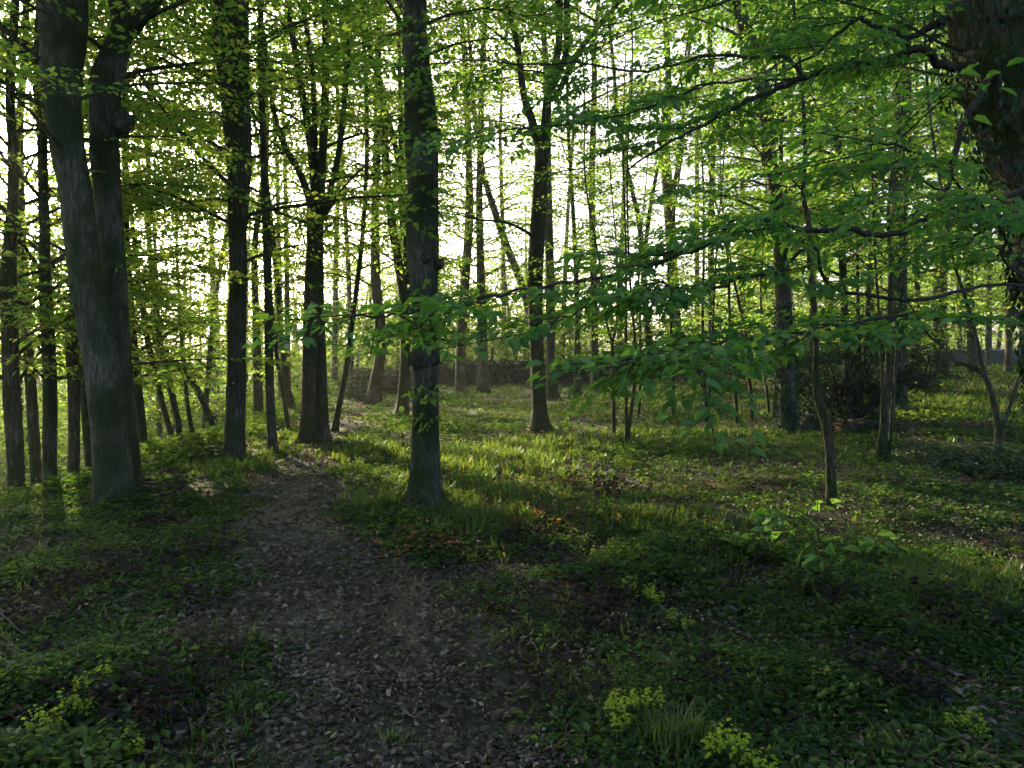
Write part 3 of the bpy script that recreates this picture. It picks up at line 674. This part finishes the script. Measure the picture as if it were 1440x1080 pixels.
for i in range(46):
    an = rg.uniform(0, 6.28); r = rg.uniform(5, 24); x, y = r*math.sin(an), r*math.cos(an)
    if y > .4 and abs(x) < y*.85+2.2: continue
    SW_.append((x, y, rg.uniform(11, 17)))
wood_mass('unseen_shade_wood', SW_, .24, 1.8, 20, rg, 'leaf', 'bark_dark', 'unseen leafy wood behind the camera, added to shade the foreground', .4)

exec_ground = True
# ------------------------------------------------------------------ ground cover
rg = np.random.RandomState(9)
def sample(n, d0, d1, power=1.0, x0=-700, x1=2200):
    """points on the ground, density falling with distance"""
    u = rg.rand(n); k = 1-power
    d = (d0**k+u*(d1**k-d0**k))**(1/k) if abs(k) > 1e-6 else d0*(d1/d0)**u
    x = (rg.uniform(x0, x1, n)-CX)/F*d
    return x, d
def on_ground(x, y): return np.stack([x, y, gz(x, y)], -1)
def plants(acc, x, y, rng, nl, size, height, shape, mat, tilt=.5, bias=0., spread=1.0):
    P0 = on_ground(x, y); n = len(P0)
    u = rng.rand(n, nl)*6.28; hh = height[:, None]*(.25+.75*rng.rand(n, nl)); sz = size[:, None]*(.6+.7*rng.rand(n, nl)); rad = size[:, None]*spread*rng.rand(n, nl)
    P = P0[:, None]+np.stack([np.cos(u)*rad, np.sin(u)*rad, hh], -1)
    A = np.stack([np.cos(u), np.sin(u), rng.randn(n, nl)*.3], -1)
    Nn = np.stack([np.cos(u)*-.3+rng.randn(n, nl)*tilt, np.sin(u)*-.3+rng.randn(n, nl)*tilt, np.ones((n, nl))], -1)
    r = np.clip(rng.rand(n, 1)*.6+rng.rand(n, nl)*.4+bias, 0, 1)
    leaves(acc, P.reshape(-1, 3), A.reshape(-1, 3), Nn.reshape(-1, 3), sz.reshape(-1), shape, mat, r.reshape(-1))
def blades(acc, x, y, rng, nb, h, wd, mat=0, bias=0.):
    P0 = on_ground(x, y); n = len(P0)
    u = rng.rand(n, nb)*6.28; hh = h[:, None]*(.5+.6*rng.rand(n, nb)); ln = hh*(.2+.7*rng.rand(n, nb)); o = (rng.rand(n, nb, 2)-.5)*h[:, None, None]*.5
    b = P0[:, None]+np.concatenate([o, np.zeros((n, nb, 1))-.01], -1); b[..., 2] = b[..., 2]
    d = np.stack([np.cos(u), np.sin(u), 0*u], -1); s = np.stack([-np.sin(u), np.cos(u), 0*u], -1)*(wd[:, None, None]*.5)
    up = np.array([0, 0, 1.])
    m = b+d*(ln*.35)[..., None]+up*(hh*.62)[..., None]; t = b+d*ln[..., None]+up*hh[..., None]
    V = np.stack([b-s, b+s, m+s*.8, m-s*.8, t+s*.12, t-s*.12], -2).reshape(-1, 6, 3)
    f = np.array([[0, 1, 2, 3], [3, 2, 4, 5]])[None]+np.arange(len(V))[:, None, None]*6
    r = np.clip(rng.rand(n, 1)*.5+rng.rand(n, nb)*.5+bias, 0, 1).reshape(-1)
    acc.add(V.reshape(-1, 3), f.reshape(-1, 4), mat, np.repeat(r, 2))
# low herbs
a = Acc(); x, y = sample(155000, 2.2, 42, 1.38)
dn = vnoise(x*1.3, y*1.3)*.6+vnoise(x*4, y*4)*.4; pd = path_dist(x, y)
keep = (rg.rand(len(x)) < smooth(.30, .58, dn)*np.maximum(.25+.75*smooth(.32, .55, vnoise(x*.5+31, y*.5)), .7*smooth(8, 14, y))) & (rg.rand(len(x)) < smooth(.55, 1.25, pd+.5*(vnoise(x*2, y*2)-.5))+.05+.22*smooth(.5, .75, vnoise(x*1.6+11, y*1.6))+.5*smooth(8.5, 13, y))
x, y = x[keep], y[keep]; dd = np.hypot(x, y); q = vnoise(x*.8+40, y*.8)
plants(a, x, y, rg, 9, (.026+.0022*np.maximum(0, dd-3))*(.6+1.0*q)*(.7+.6*rg.rand(len(x))), (.03+.30*vnoise(x*.9, y*.9+7)**2*vnoise(x*3.3, y*3.3))*(.6+.8*rg.rand(len(x)))*smooth(.2, 1.4, path_dist(x, y)), HEX, 0, .55, np.where(vnoise(x*.5+60, y*.5)[:, None] > .55, .12, -.12), 2.2)
x, y = sample(16000, 38, 95, 1.0); plants(a, x, y, rg, 7, .11+.0022*y, .05+.35*vnoise(x*.3, y*.3)**2+0*x, RHO, 0, .5, .25, 2.5)
tag(a.build('low_herbs', M['herb']), 'dark green low leafy herbs covering the woodland floor', 'undergrowth', kind='stuff')
# grass
a = Acc(); x, y = sample(76000, 2.2, 42, 1.2)
TUFTS = [(520, 715, .55, .5), (1300, 835, .8, .55), (690, 740, .5, .5), (690, 700, .7, .9), (455, 622, .9, 1.3), (520, 640, .7, 1.1), (690, 650, 1.2, 1.8), (770, 628, 1.2, 1.2), (960, 612, 2.0, .7), (650, 690, .8, .8), (960, 790, .4, .4), (370, 660, .8, .9), (470, 640, 1.0, 1.0), (1380, 570, 4, 3), (560, 1050, .08, .12), (930, 740, .5, .5), (950, 1060, .15, .12)]
tf = np.zeros(len(x))
for px, py, rx, ry in TUFTS:
    d = ground_hit(px, py); p = at(px, py, d); tf = np.maximum(tf, np.exp(-(((x-p[0])/rx)**2+((y-p[1])/ry)**2)))
pd = path_dist(x, y)
prob = np.clip(.03+.22*smooth(.5, .78, vnoise(x*.7+20, y*.7))*smooth(8, 13, y)+.10*smooth(.6, .8, vnoise(x*1.5, y*1.5+50))+.75*tf+.10*smooth(13, 18, y), 0, 1)*np.minimum(1, smooth(.6, 1.1, pd)+.25+.5*smooth(9, 13, y))
keep = rg.rand(len(x)) < prob; x, y, tk = x[keep], y[keep], tf[keep]; dd = np.hypot(x, y)
blades(a, x, y, rg, 9, (.06+.07*rg.rand(len(x))+.08*tk)*(1+.01*dd)*(.45+.55*smooth(.4, 1.2, path_dist(x, y))), .004+.0011*dd, 0, .0)
tag(a.build('grass', M['grass']), 'fresh green grass growing in tufts on the woodland floor', 'grass', kind='stuff')
# fallen leaves
a = Acc(); x, y = sample(290000, 2.0, 30, 1.5)
pd = path_dist(x, y); keep = rg.rand(len(x)) < np.clip(1.15-.6*smooth(.5, 1.3, pd), .45, 1)*(.42+.58*smooth(.35, .62, .6*vnoise(x*2.2+5, y*2.2)+.4*vnoise(x*6, y*6+3)))
x, y = x[keep], y[keep]; n = len(x); dd = np.hypot(x, y); P = on_ground(x, y); P[:, 2] += .008+.02*rg.rand(n)+.03*(path_dist(x, y) > 1.1)*rg.rand(n)
u = rg.rand(n)*6.28
leaves(a, P, np.stack([np.cos(u), np.sin(u), rg.randn(n)*.25], -1), np.stack([rg.randn(n)*.75, rg.randn(n)*.75, np.ones(n)], -1), (.016+.0018*dd)*(.6+2.0*rg.rand(n)**2.0), CRL, 0, rg.rand(n)**(.8+.9*vnoise(x*1.1+70, y*1.1)))
tag(a.build('fallen_leaves', M['dead']), 'brown dry fallen leaves littering the path and ground', 'leaf litter', kind='stuff')
# fallen twigs
a = Acc(); x, y = sample(2600, 2.2, 16, 1.3); n = len(x); P = on_ground(x, y); P[:, 2] += .012+.05*rg.rand(n)**2*(path_dist(x, y) > 1); u = rg.rand(n)*6.28; l = .05+.28*rg.rand(n)**2; e = rg.randn(n)*.12
dv = np.stack([np.cos(u), np.sin(u), e], -1)*l[:, None]*.5; mid = P+rg.randn(n, 3)*.006; prisms(a, P-dv, mid, .0015+.004*rg.rand(n)**2, 0, .9); prisms(a, mid, P+dv, .0014+.003*rg.rand(n)**2, 0, .5)
tag(a.build('fallen_twigs', M['bark_far']), 'thin broken twigs strewn over the path and floor', 'leaf litter', kind='stuff')
# valley undergrowth
a = Acc(); n = 26000; d = 9*(75/9)**rg.rand(n); x = (rg.uniform(-500, 560, n)-CX)/F*d; keep = x < bank_edge(d)-.1; x, d = x[keep], d[keep]
plants(a, x, d, rg, 8, .045+.004*d, .06+.25*vnoise(x*.4, d*.4)+.005*d, RHO, 0, .6, .15, 2.5)
tag(a.build('bank_undergrowth', M['herb']), 'green undergrowth clothing the bank and hollow on the left', 'undergrowth', kind='stuff')
# russet dead bracken and leaves glowing in the sun
a = Acc()
for px, py, sp, n in [(735, 690, .5, 60), (800, 682, .25, 25), (600, 770, .35, 60), (755, 745, .6, 50), (700, 700, .5, 50), (760, 612, .4, 50), (640, 690, .5, 40), (870, 735, .5, 40), (720, 745, .5, 40), (980, 690, .7, 40)]:
    d = ground_hit(px, py); p = at(px, py, d); x = p[0]+rg.randn(n)*sp*.5; y = p[1]+rg.randn(n)*sp*.5
    plants(a, x, y, rg, 3, np.full(n, .045), .03+.12*rg.rand(n), HEX, 0, .8, 0, 1.5)
tag(a.build('russet_leaves', M['russet']), 'scattered russet and orange dead leaves among the sunlit grass', 'leaf litter', kind='stuff')
# brambles
a = Acc()
for px, py, sp, n in [(215, 745, .28, 60), (200, 800, .3, 60), (120, 830, .35, 70), (80, 870, .3, 60), (270, 850, .2, 40), (290, 790, .25, 50), (190, 1000, .22, 60), (230, 1040, .2, 60), (300, 950, .2, 40), (860, 850, .35, 90), (840, 880, .3, 70), (960, 800, .3, 50), (770, 970, .25, 60), (700, 870, .2, 40),
                      (1000, 960, .25, 50), (1180, 870, .3, 60), (1220, 960, .25, 60), (1280, 990, .2, 50), (650, 790, .35, 60), (740, 775, .4, 60), (1000, 770, .3, 40), (1100, 850, .3, 40), (930, 730, .2, 30), (1390, 900, .3, 50), (1330, 870, .3, 40), (60, 990, .25, 50), (40, 1050, .2, 50), (850, 690, .5, 50), (1060, 690, .4, 40)]:
    d = ground_hit(px, py); p = at(px, py, d); x = p[0]+rg.randn(n)*sp*.5; y = p[1]+rg.randn(n)*sp*.7
    kk = rg.rand(n) < .5; plants(a, x[kk], y[kk], rg, 5, np.full(kk.sum(), .036+.002*d), .06+.2*rg.rand(kk.sum()), BRD, 0, .6, -.12, 1.8)
tag(a.build('brambles', M['bramble']), 'dark purplish bramble leaves sprawling in patches over the floor', 'undergrowth', kind='stuff')

# spurge plants with yellow-green heads
def spurge(label, px, py, h, nh, sd):
    rng = np.random.RandomState(sd); d = ground_hit(px, py); p = at(px, py, d); p[2] = float(gz(p[0], p[1])); root = thing('spurge_plant', label, 'plant', p, 'yellow-green flowering spurge')
    st = Acc(); hd = Acc(); lf = Acc()
    for i in range(nh):
        b = p+np.array([rng.randn()*.025, rng.randn()*.025, -.02]); t = p+np.array([rng.randn()*.045, rng.randn()*.045, h*(.7+.4*rng.rand())])
        q = spline(np.array([b, (b+t)/2+rng.randn(3)*.012, t]), 3); tube(st, q, np.linspace(.0035, .002, len(q)), 5, 0)
        n = 46; u = rng.rand(n)*6.28; r = .029*np.sqrt(rng.rand(n)); hd = Acc(); P = t+np.stack([np.cos(u)*r, np.sin(u)*r, rng.randn(n)*.02], -1)
        leaves(hd, P, np.stack([np.cos(u), np.sin(u), rng.randn(n)*.3], -1), np.stack([rng.randn(n)*.4, rng.randn(n)*.4-.3, np.ones(n)], -1), .012+.011*rng.rand(n), BRD, 0, rng.rand(n)); hd.build('flower_head', M['spurge'], root, p)
        m = 14; tt = rng.rand(m)*.8+.1; u = rng.rand(m)*6.28; P = b+(t-b)*tt[:, None]
        leaves(lf, P, np.stack([np.cos(u), np.sin(u), np.full(m, .2)], -1), np.stack([rng.randn(m)*.3, rng.randn(m)*.3, np.ones(m)], -1), np.full(m, .04), RHO, 0, rng.rand(m))
    st.build('stem', M['herb'], root, p); lf.build('leaves', M['herb'], root, p)
for k, (lb, px, py, h, nh) in enumerate([('yellow-green spurge tuft below the ends of the straw-coloured stems', 85, 985, .16, 4), ('small yellow-green spurge with a single round head', 126, 1000, .13, 2), ('yellow-green spurge nearest the bottom left corner on thin pale stalks', 62, 1050, .16, 4),
        ('low yellow-green spurge at the bottom edge by the dark brambles on the left', 165, 1090, .10, 4), ('tall bright spurge beside the right edge of the path', 878, 1050, .20, 5), ('bright spurge at the bottom edge right of the path', 1052, 1115, .18, 5),
        ('small spurge with two heads on the shady floor right of centre', 880, 850, .12, 3), ('small spurge just right of the two-headed one', 915, 868, .12, 3), ('faint low spurge near the right bottom corner', 1375, 1050, .08, 3), ('faint spurge between bramble leaves above the tall bright one', 948, 890, .08, 2)]):
    spurge(lb, px, py, h, nh, 300+k)

# leafy seedling at the foot of the slender crooked tree
d = ground_hit(1150, 800); p = at(1150, 800, d); p[2] = float(gz(p[0], p[1])); root = thing('seedling', 'bright broad-leaved seedling spreading at the foot of the slender crooked tree', 'sapling', p)
st = Acc(); lf = Acc(); rng = np.random.RandomState(4); items = []
for j in range(9):
    yaw = 1.2+j*.62+rng.randn()*.2; L = .25+.3*rng.rand(); z = .22+.34*rng.rand()
    b = p+np.array([0, 0, z*.5]); t = b+np.array([math.cos(yaw)*L, math.sin(yaw)*L, z*.5]); q = spline(np.array([p, b, (b+t)/2+np.array([0, 0, .03]), t]), 3)
    tube(st, q, np.linspace(.006, .002, len(q)), 5, 0); items.append((*((b+t)/2), yaw, .0+rng.randn()*.1, rng.randn()*.2, .7+.3*rng.rand()))
place_sprays(lf, items, .125, .5, rng, BRD, 1.3, bias=.2)
st.build('stem', M['twig'], root, p); lf.build('leaves', [M['leaf_near'], M['twig']], root, p)

# straw stems bending in from the left
for k, (lb, s) in enumerate([('long pale dry stem bowing in from the left edge, lowest of three', '-60,860,2.9 -10,895,3.0 25,920,3.05 68,928,3.1'),
                             ('long pale dry stem bowing in from the left edge, just above the lowest', '-60,850,2.9 -5,888,3.0 20,908,3.05 50,924,3.1'), ('short pale dry stem poking in from the left edge above the two long ones', '-50,830,3.2 0,862,3.3 20,880,3.35 34,891,3.4')]):
    q = spline(px_line(s), 6); q = q+rng.randn(*q.shape)*.003; A_ = Acc(); tube(A_, q, np.linspace(.0042, .0014, len(q)), 6, 0, 0, 0, 0, .1+.2*k)
    o = A_.build('dry_stem', M['straw'], None, q[0]); tag(o, lb, 'dry stem', 'pale dry stems at the left edge')

# ------------------------------------------------------------------ burrs on the middle tree, shoots on its trunk, ivy on the leaning tree
def blob(acc, c, r, rng, sq=(1, 1, 1), seg=14, ring=9, rough=.22):
    th = np.linspace(0, 2*np.pi, seg, endpoint=False); ph = np.linspace(.06, np.pi-.06, ring); ps = rng.rand(6)*6.28
    TH, PH = np.meshgrid(th, ph); R = r*(1+rough*(np.sin(3*TH+ps[0])*np.sin(2*PH+ps[1])+.6*np.sin(5*TH+ps[2]+3*PH)+.5*np.sin(4*PH+ps[3]+2*TH)))
    V = np.stack([R*np.sin(PH)*np.cos(TH)*sq[0], R*np.sin(PH)*np.sin(TH)*sq[1], R*np.cos(PH)*sq[2]], -1)+np.asarray(c)
    i = np.arange(ring-1)[:, None]*seg; j = np.arange(seg)[None]; f = np.stack([i+j, i+seg+j, i+seg+(j+1) % seg, i+(j+1) % seg], -1)
    acc.add(V.reshape(-1, 3), f.reshape(-1, 4), 0, None, True)
rng = np.random.RandomState(2); D8 = float(b8[1])
for px, py, r in [(598, 364, .055), (583, 412, .07), (600, 466, .09), (587, 508, .085), (612, 505, .06), (606, 540, .06), (618, 372, .05), (578, 150, .05), (614, 190, .055), (590, 545, .05), (620, 455, .05)]:
    off = -(.15-abs(px-597)/F*D8*.5)
    A_ = Acc(); blob(A_, at(px, py, D8+off), r, rng, (1, .8, .9), 16, 11, .3); A_.build('burr', M['bark_dark'], r8, b8)
items = []
for j in range(46):
    py = rng.uniform(40, 330) if j < 28 else rng.uniform(400, 600); px = 596+rng.choice([-1, 1])*rng.uniform(4, 20)
    p = at(px, py, D8-.16); items.append((*p, rng.uniform(3.3, 6.1), -.1+rng.randn()*.25, rng.randn()*.3, .45+.4*rng.rand()))
for it_ in items:
    L_ = Acc(); place_sprays(L_, [it_], .08, .5, rng, BRD, 1.2); L_.build('shoot', [M['leaf'], M['twig']], r8, b8)
ivy_late = True
A_ = Acc(); blob(A_, at(172, 172, 8.35), .1, rng, (1, 1, 1.3)); A_.build('burr', M['bark_grey'], r1, b1)
def ivy_on(root, base, sw, z0, z1, n, rng, size=.06):
    a = Acc(); pts, rad = sw[0]; z = z0+(z1-z0)*rng.rand(n)**1.6; u = rng.rand(n)*6.28
    c = np.stack([np.interp(z, pts[:, 2], pts[:, k]) for k in range(2)], -1); r = np.interp(z, pts[:, 2], rad)*(1.08+.35*rng.rand(n))
    o = np.stack([np.cos(u), np.sin(u)], -1); P = np.concatenate([c+o*r[:, None], z[:, None]], -1)
    leaves(a, P, np.concatenate([rng.randn(n, 2)*.4, -np.ones((n, 1))*.7], -1), np.concatenate([o, .4+rng.randn(n, 1)*.3], -1), size*(.6+.7*rng.rand(n)), BRD, 0, rng.rand(n))
    a.build('ivy', M['leaf_ever'], root, base)
ivy_on(rb, base, [(spline(pts, 8), np.interp(np.linspace(0, 12, 97), np.arange(13), [.34, .30, .22, .20, .21, .27, .33, .37, .38, .33, .28, .2, .05]))], 1.2, 7.0, 3600, np.random.RandomState(12), .06)
ivy_on(r13, b13, s13, b13[2], b13[2]+2.6, 900, rng, .075)

# ------------------------------------------------------------------ bushes
def bush(name, label, px, py, d, w_, h, n, leaf, mat, seed, cat='bush', depthw=None, shape=HEX, lo=.05):
    rng = np.random.RandomState(seed); c = at(px, py, d); c[2] = float(gz(c[0], c[1])); root = thing(name, label, cat, c)
    st = Acc(); lv = Acc(); items = []
    k = max(5, int(w_*7)); tips = []
    for i in range(k):
        u = rng.rand()*6.28; rad = w_*.5*math.sqrt(rng.rand()); t = c+np.array([math.cos(u)*rad, math.sin(u)*rad*(depthw or 1), h*(.45+.55*rng.rand())*(1-.5*(rad/(w_*.5))**2)])
        b = c+np.array([math.cos(u)*rad*.25, math.sin(u)*rad*.25, -.05]); q = spline(np.array([b, (b*.5+t*.5)+rng.randn(3)*.05*h, t]), 3); tube(st, q, np.linspace(.015+.008*h, .004, len(q)), 5, 0); tips.append(q)
    for i in range(n):
        q = tips[rng.randint(k)]; f = lo+(1-lo)*rng.rand(); m = min(len(q)-2, int(f*(len(q)-1))); p = q[m]+(q[m+1]-q[m])*rng.rand()
        items.append((*p, rng.rand()*6.28, rng.randn()*.35, rng.randn()*.4, .6+.6*rng.rand()))
    place_sprays(lv, items, leaf, min(.8, .35+.2*h), rng, shape, 1.0)
    st.build('stem', M['twig'], root, c); lv.build('foliage', [M[mat], M['twig']], root, c); return root
bush('evergreen_bush', 'tall dark glossy evergreen bush between the leaning tree and the thick grey trunk', 1190, 590, 18.0, 3.1, 3.9, 430, .085, 'leaf_ever', 1)
bush('evergreen_bush', 'narrow dark evergreen shrub beside the slim curved tree in the distance', 500, 562, 25.5, .6, 1.0, 60, .10, 'leaf_ever', 2)
bush('ivy_mound', 'low dark mound of ivy at the foot of the low-forking young tree', 1395, 672, 10.2, 2.3, .38, 260, .065, 'leaf_ever', 3, cat='ivy', shape=BRD)
bush('ivy_mound', 'reddish-dark rounded mound before the wall, behind the bowed saplings', 1022, 540, 27.5, 1.4, 1.2, 90, .11, 'bramble', 4, cat='bush')
bush('rhododendron', 'dark bush with dull pinkish tints to the right of the evergreen bush', 1285, 560, 24.0, 2.4, 2.4, 170, .11, 'leaf_ever', 5)

# ------------------------------------------------------------------ walls, brushwood, logs
def stone_mat(name, c0, c1, c2):
    return ground_material(name, [(.25, c0), (.5, c1), (.8, c2)], 6.0, .8)
M['stone'] = stone_mat('dark_wall_stone', (.03, .03, .026), (.07, .066, .056), (.14, .13, .11))
M['coping'] = stone_mat('pale_coping', (.2, .2, .19), (.33, .33, .31), (.45, .45, .42))
M['stone_grey'] = stone_mat('grey_wall_stone', (.07, .07, .065), (.12, .12, .11), (.2, .2, .18))
def wall(name, label, pts, h, t, m, mc, coph, seed, ivy=0):
    P = [np.array(p, float) for p in pts]; base = np.array([*P[0], float(gz(*P[0]))]); root = thing(name, label, 'wall', base); rng = np.random.RandomState(seed)
    W = Acc(); C = Acc(); q = spline(np.array([[*p, 0] for p in P]), 14)[:, :2]; tg = norm(np.gradient(q, axis=0)); nr = np.stack([tg[:, 1], -tg[:, 0]], -1)
    zb = gz(q[:, 0], q[:, 1]); top = zb*.5+zb.mean()*.5+h
    def strip(acc, half, z0, z1):
        a0 = q-nr*half; a1 = q+nr*half; n = len(q)
        V = np.stack([np.c_[a0, z0], np.c_[a1, z0], np.c_[a1, z1], np.c_[a0, z1]], 1); f = []
        for i in range(n-1):
            o = i*4; f += [[o+k, o+(k+1) % 4, o+4+(k+1) % 4, o+4+k] for k in range(4)]
        f += [[0, 3, 2, 1], [(n-1)*4+k for k in range(4)]]
        acc.add(V.reshape(-1, 3), f, 0)
    wob = rng.randn(len(q))*.015
    strip(W, t/2, zb-.3, top+wob); W.build('masonry', M[m], root, base)
    strip(C, t/2+.05, top+wob+.002, top+wob+coph); C.build('coping', M[mc], root, base)
    if ivy:
        a = Acc(); n = ivy; k = rng.rand(n)*(len(q)-1.01); i = k.astype(int); f = k-i; c = q[i]+(q[i+1]-q[i])*f[:, None]; z0 = zb[i]; z1 = top[i]+coph
        keep = vnoise(k*.5, k*0+seed) > .30; c, i, z0, z1 = c[keep], i[keep], z0[keep], z1[keep]; n = len(c); u = rng.rand(n)**.6
        P_ = np.c_[c+nr[i]*(t/2+.03+.18*rng.rand(n))[:, None]*np.where(rng.rand(n) < .85, 1, -1)[:, None]*np.where(u > .93, rng.rand(n), 1)[:, None], z0+(z1-z0+.18)*u]
        leaves(a, P_, np.c_[rng.randn(n, 2)*.5, -np.ones(n)*.5], np.c_[nr[i]+rng.randn(n, 2)*.5, .5+rng.rand(n)*.4], .10+.09*rng.rand(n), BRD, 0, rng.rand(n)); a.build('ivy', M['leaf_ever'], root, base)
def gpt(px, d): return (float(at(px, 500, d)[0]), d)
wall('garden_wall', 'low dark ivy-grown wall with a pale top, running across the far middle', [gpt(600, 36), gpt(700, 37), gpt(800, 37.5), gpt(900, 38), gpt(985, 38.5)], .95, .4, 'stone', 'coping', .07, 1, 2600)
wall('stone_wall', 'grey stone wall with a pale top at the far right edge of the clearing', [gpt(1300, 41), gpt(1360, 40.5), gpt(1430, 40), gpt(1520, 39.5), gpt(1640, 39)], .80, .4, 'stone_grey', 'coping', .08, 2, 0)
wall('garden_wall', 'dark ivy-smothered wall stretch behind the saplings', [gpt(1000, 38), gpt(1100, 39), gpt(1200, 40), gpt(1285, 41)], .55, .4, 'stone', 'stone', .06, 3, 1800)
# brushwood bank
def brush(name, label, c, ax, ay, h, n, seed, mat, rad=.012, cat='brushwood'):
    rng = np.random.RandomState(seed); c = np.array(c, float); c[2] = float(gz(c[0], c[1])); a = Acc()
    for i in range(n):
        p = c+np.array([rng.uniform(-ax, ax), rng.uniform(-ay, ay), rng.rand()**1.3*h*.9+.02]); u = rng.rand()*6.28; l = rng.uniform(.3, 1.2)*min(1.3, ax+.2); e = rng.randn()*.25
        d = np.array([math.cos(u)*math.cos(e), math.sin(u)*math.cos(e)*.6, math.sin(e)*.8]); q = np.array([p-d*l/2, p+rng.randn(3)*.03, p+d*l/2]); q[:, 2] = np.maximum(q[:, 2], gz(q[:, 0], q[:, 1])+.01)
        r = rad*(.4+1.2*rng.rand()); tube(a, spline(q, 2), np.linspace(r, r*.4, 5), 5, 0, rnd=rng.rand())
    o = a.build(name, M[mat], None, c); tag(o, label, cat); return o
brush('brushwood_pile', 'long brown heap of brushwood behind the reddish-brown forking tree', at(548, 560, 29.5), 1.3, .5, .95, 420, 5, 'bark_far', .022)
brush('brushwood_pile', 'grey tangle of cut branches lying before the evergreen bush', at(1215, 606, 15.0), .7, .3, .22, 90, 6, 'bark_dark', .012)
brush('brushwood_pile', 'tangle of dry roots and twigs beside the foot of the large double tree', at(207, 695, 8.5), .35, .3, .18, 60, 7, 'twig', .010)
M['cutwood'] = ground_material('fresh_cut_wood', [(.2, (.25, .10, .04)), (.5, (.40, .18, .08)), (.8, (.52, .28, .14))], 9.0, .3)
def log(label, p0, p1, r, mat='bark_dark', name='fallen_log', ends=True, seed=1):
    p0, p1 = np.array(p0, float), np.array(p1, float); a = Acc(); q = spline(np.array([p0, (p0+p1)/2+np.array([0, 0, .015]), p1]), 5); root = thing(name, label, 'log', p0)
    tube(a, q, np.full(len(q), r), 14, 0, .05, 0, seed); a.build('bark', M[mat], root, p0)
    for e, o in ((p0, p0-p1), (p1, p1-p0)):
        o = o/np.linalg.norm(o); c = Acc(); tube(c, np.array([e-o*.01, e+o*.006, e+o*.008]), np.array([r*.93, r*.93, .004]), 14, 0); c.build('cut_face', M['cutwood'], root, p0)
g0 = lambda px, py, up: (lambda d: at(px, py, d)*np.array([1, 1, 0])+np.array([0, 0, float(gz(at(px, py, d)[0], d))+up]))(ground_hit(px, py))
log('short orange-brown sawn log lying by the evergreen bush', g0(1166, 603, .065), g0(1198, 600, .065), .085, 'cutwood', seed=3)
log('dark mossy log lying among the cut branches at right', g0(1178, 612, .09), g0(1240, 606, .10), .09, seed=4)
# root stump
c = g0(1143, 607, 0); root = thing('tree_stump', 'dark ragged stump beside the ivy-footed leaning tree', 'stump', c); a = Acc(); rng = np.random.RandomState(6)
tube(a, np.array([c+np.array([0, 0, -.1]), c+np.array([.0, 0, .1]), c+np.array([.02, 0, .24]), c+np.array([.03, 0, .34]), c+np.array([.03, 0, .35])]), np.array([.30, .26, .22, .2, .01]), 22, 0, .12, .3, 9)
a.build('trunk', M['bark_dark'], root, c)
a = Acc(); n = 90; u = rng.rand(n)*6.28; P = c+np.stack([np.cos(u)*.3*rng.rand(n)**.5, np.sin(u)*.3*rng.rand(n)**.5, .05+.3*rng.rand(n)], -1)
leaves(a, P, np.stack([np.cos(u), np.sin(u), -np.ones(n)*.3], -1), np.stack([np.cos(u), np.sin(u), np.ones(n)], -1), np.full(n, .07), BRD, 0, rng.rand(n)); a.build('ivy', M['bramble'], root, c)

# ------------------------------------------------------------------ the hazy evening air
hz, nt, out = mat_new('evening_air')
pv = nt.nodes.new('ShaderNodeVolumePrincipled'); pv.inputs['Density'].default_value = .0005; pv.inputs['Anisotropy'].default_value = .55; pv.inputs['Color'].default_value = (.95, .95, .9, 1)
nt.links.new(pv.outputs[0], out.inputs['Volume'])
a = Acc(); X0, X1, Y0, Y1, Z0, Z1 = -300, 300, -300, 300, -8, 32
a.add([(X0, Y0, Z0), (X1, Y0, Z0), (X1, Y1, Z0), (X0, Y1, Z0), (X0, Y0, Z1), (X1, Y0, Z1), (X1, Y1, Z1), (X0, Y1, Z1)], [(0, 3, 2, 1), (4, 5, 6, 7), (0, 1, 5, 4), (1, 2, 6, 5), (2, 3, 7, 6), (3, 0, 4, 7)])
tag(a.build('haze', hz), 'thin bright evening haze hanging among the trees', 'haze', kind='stuff')
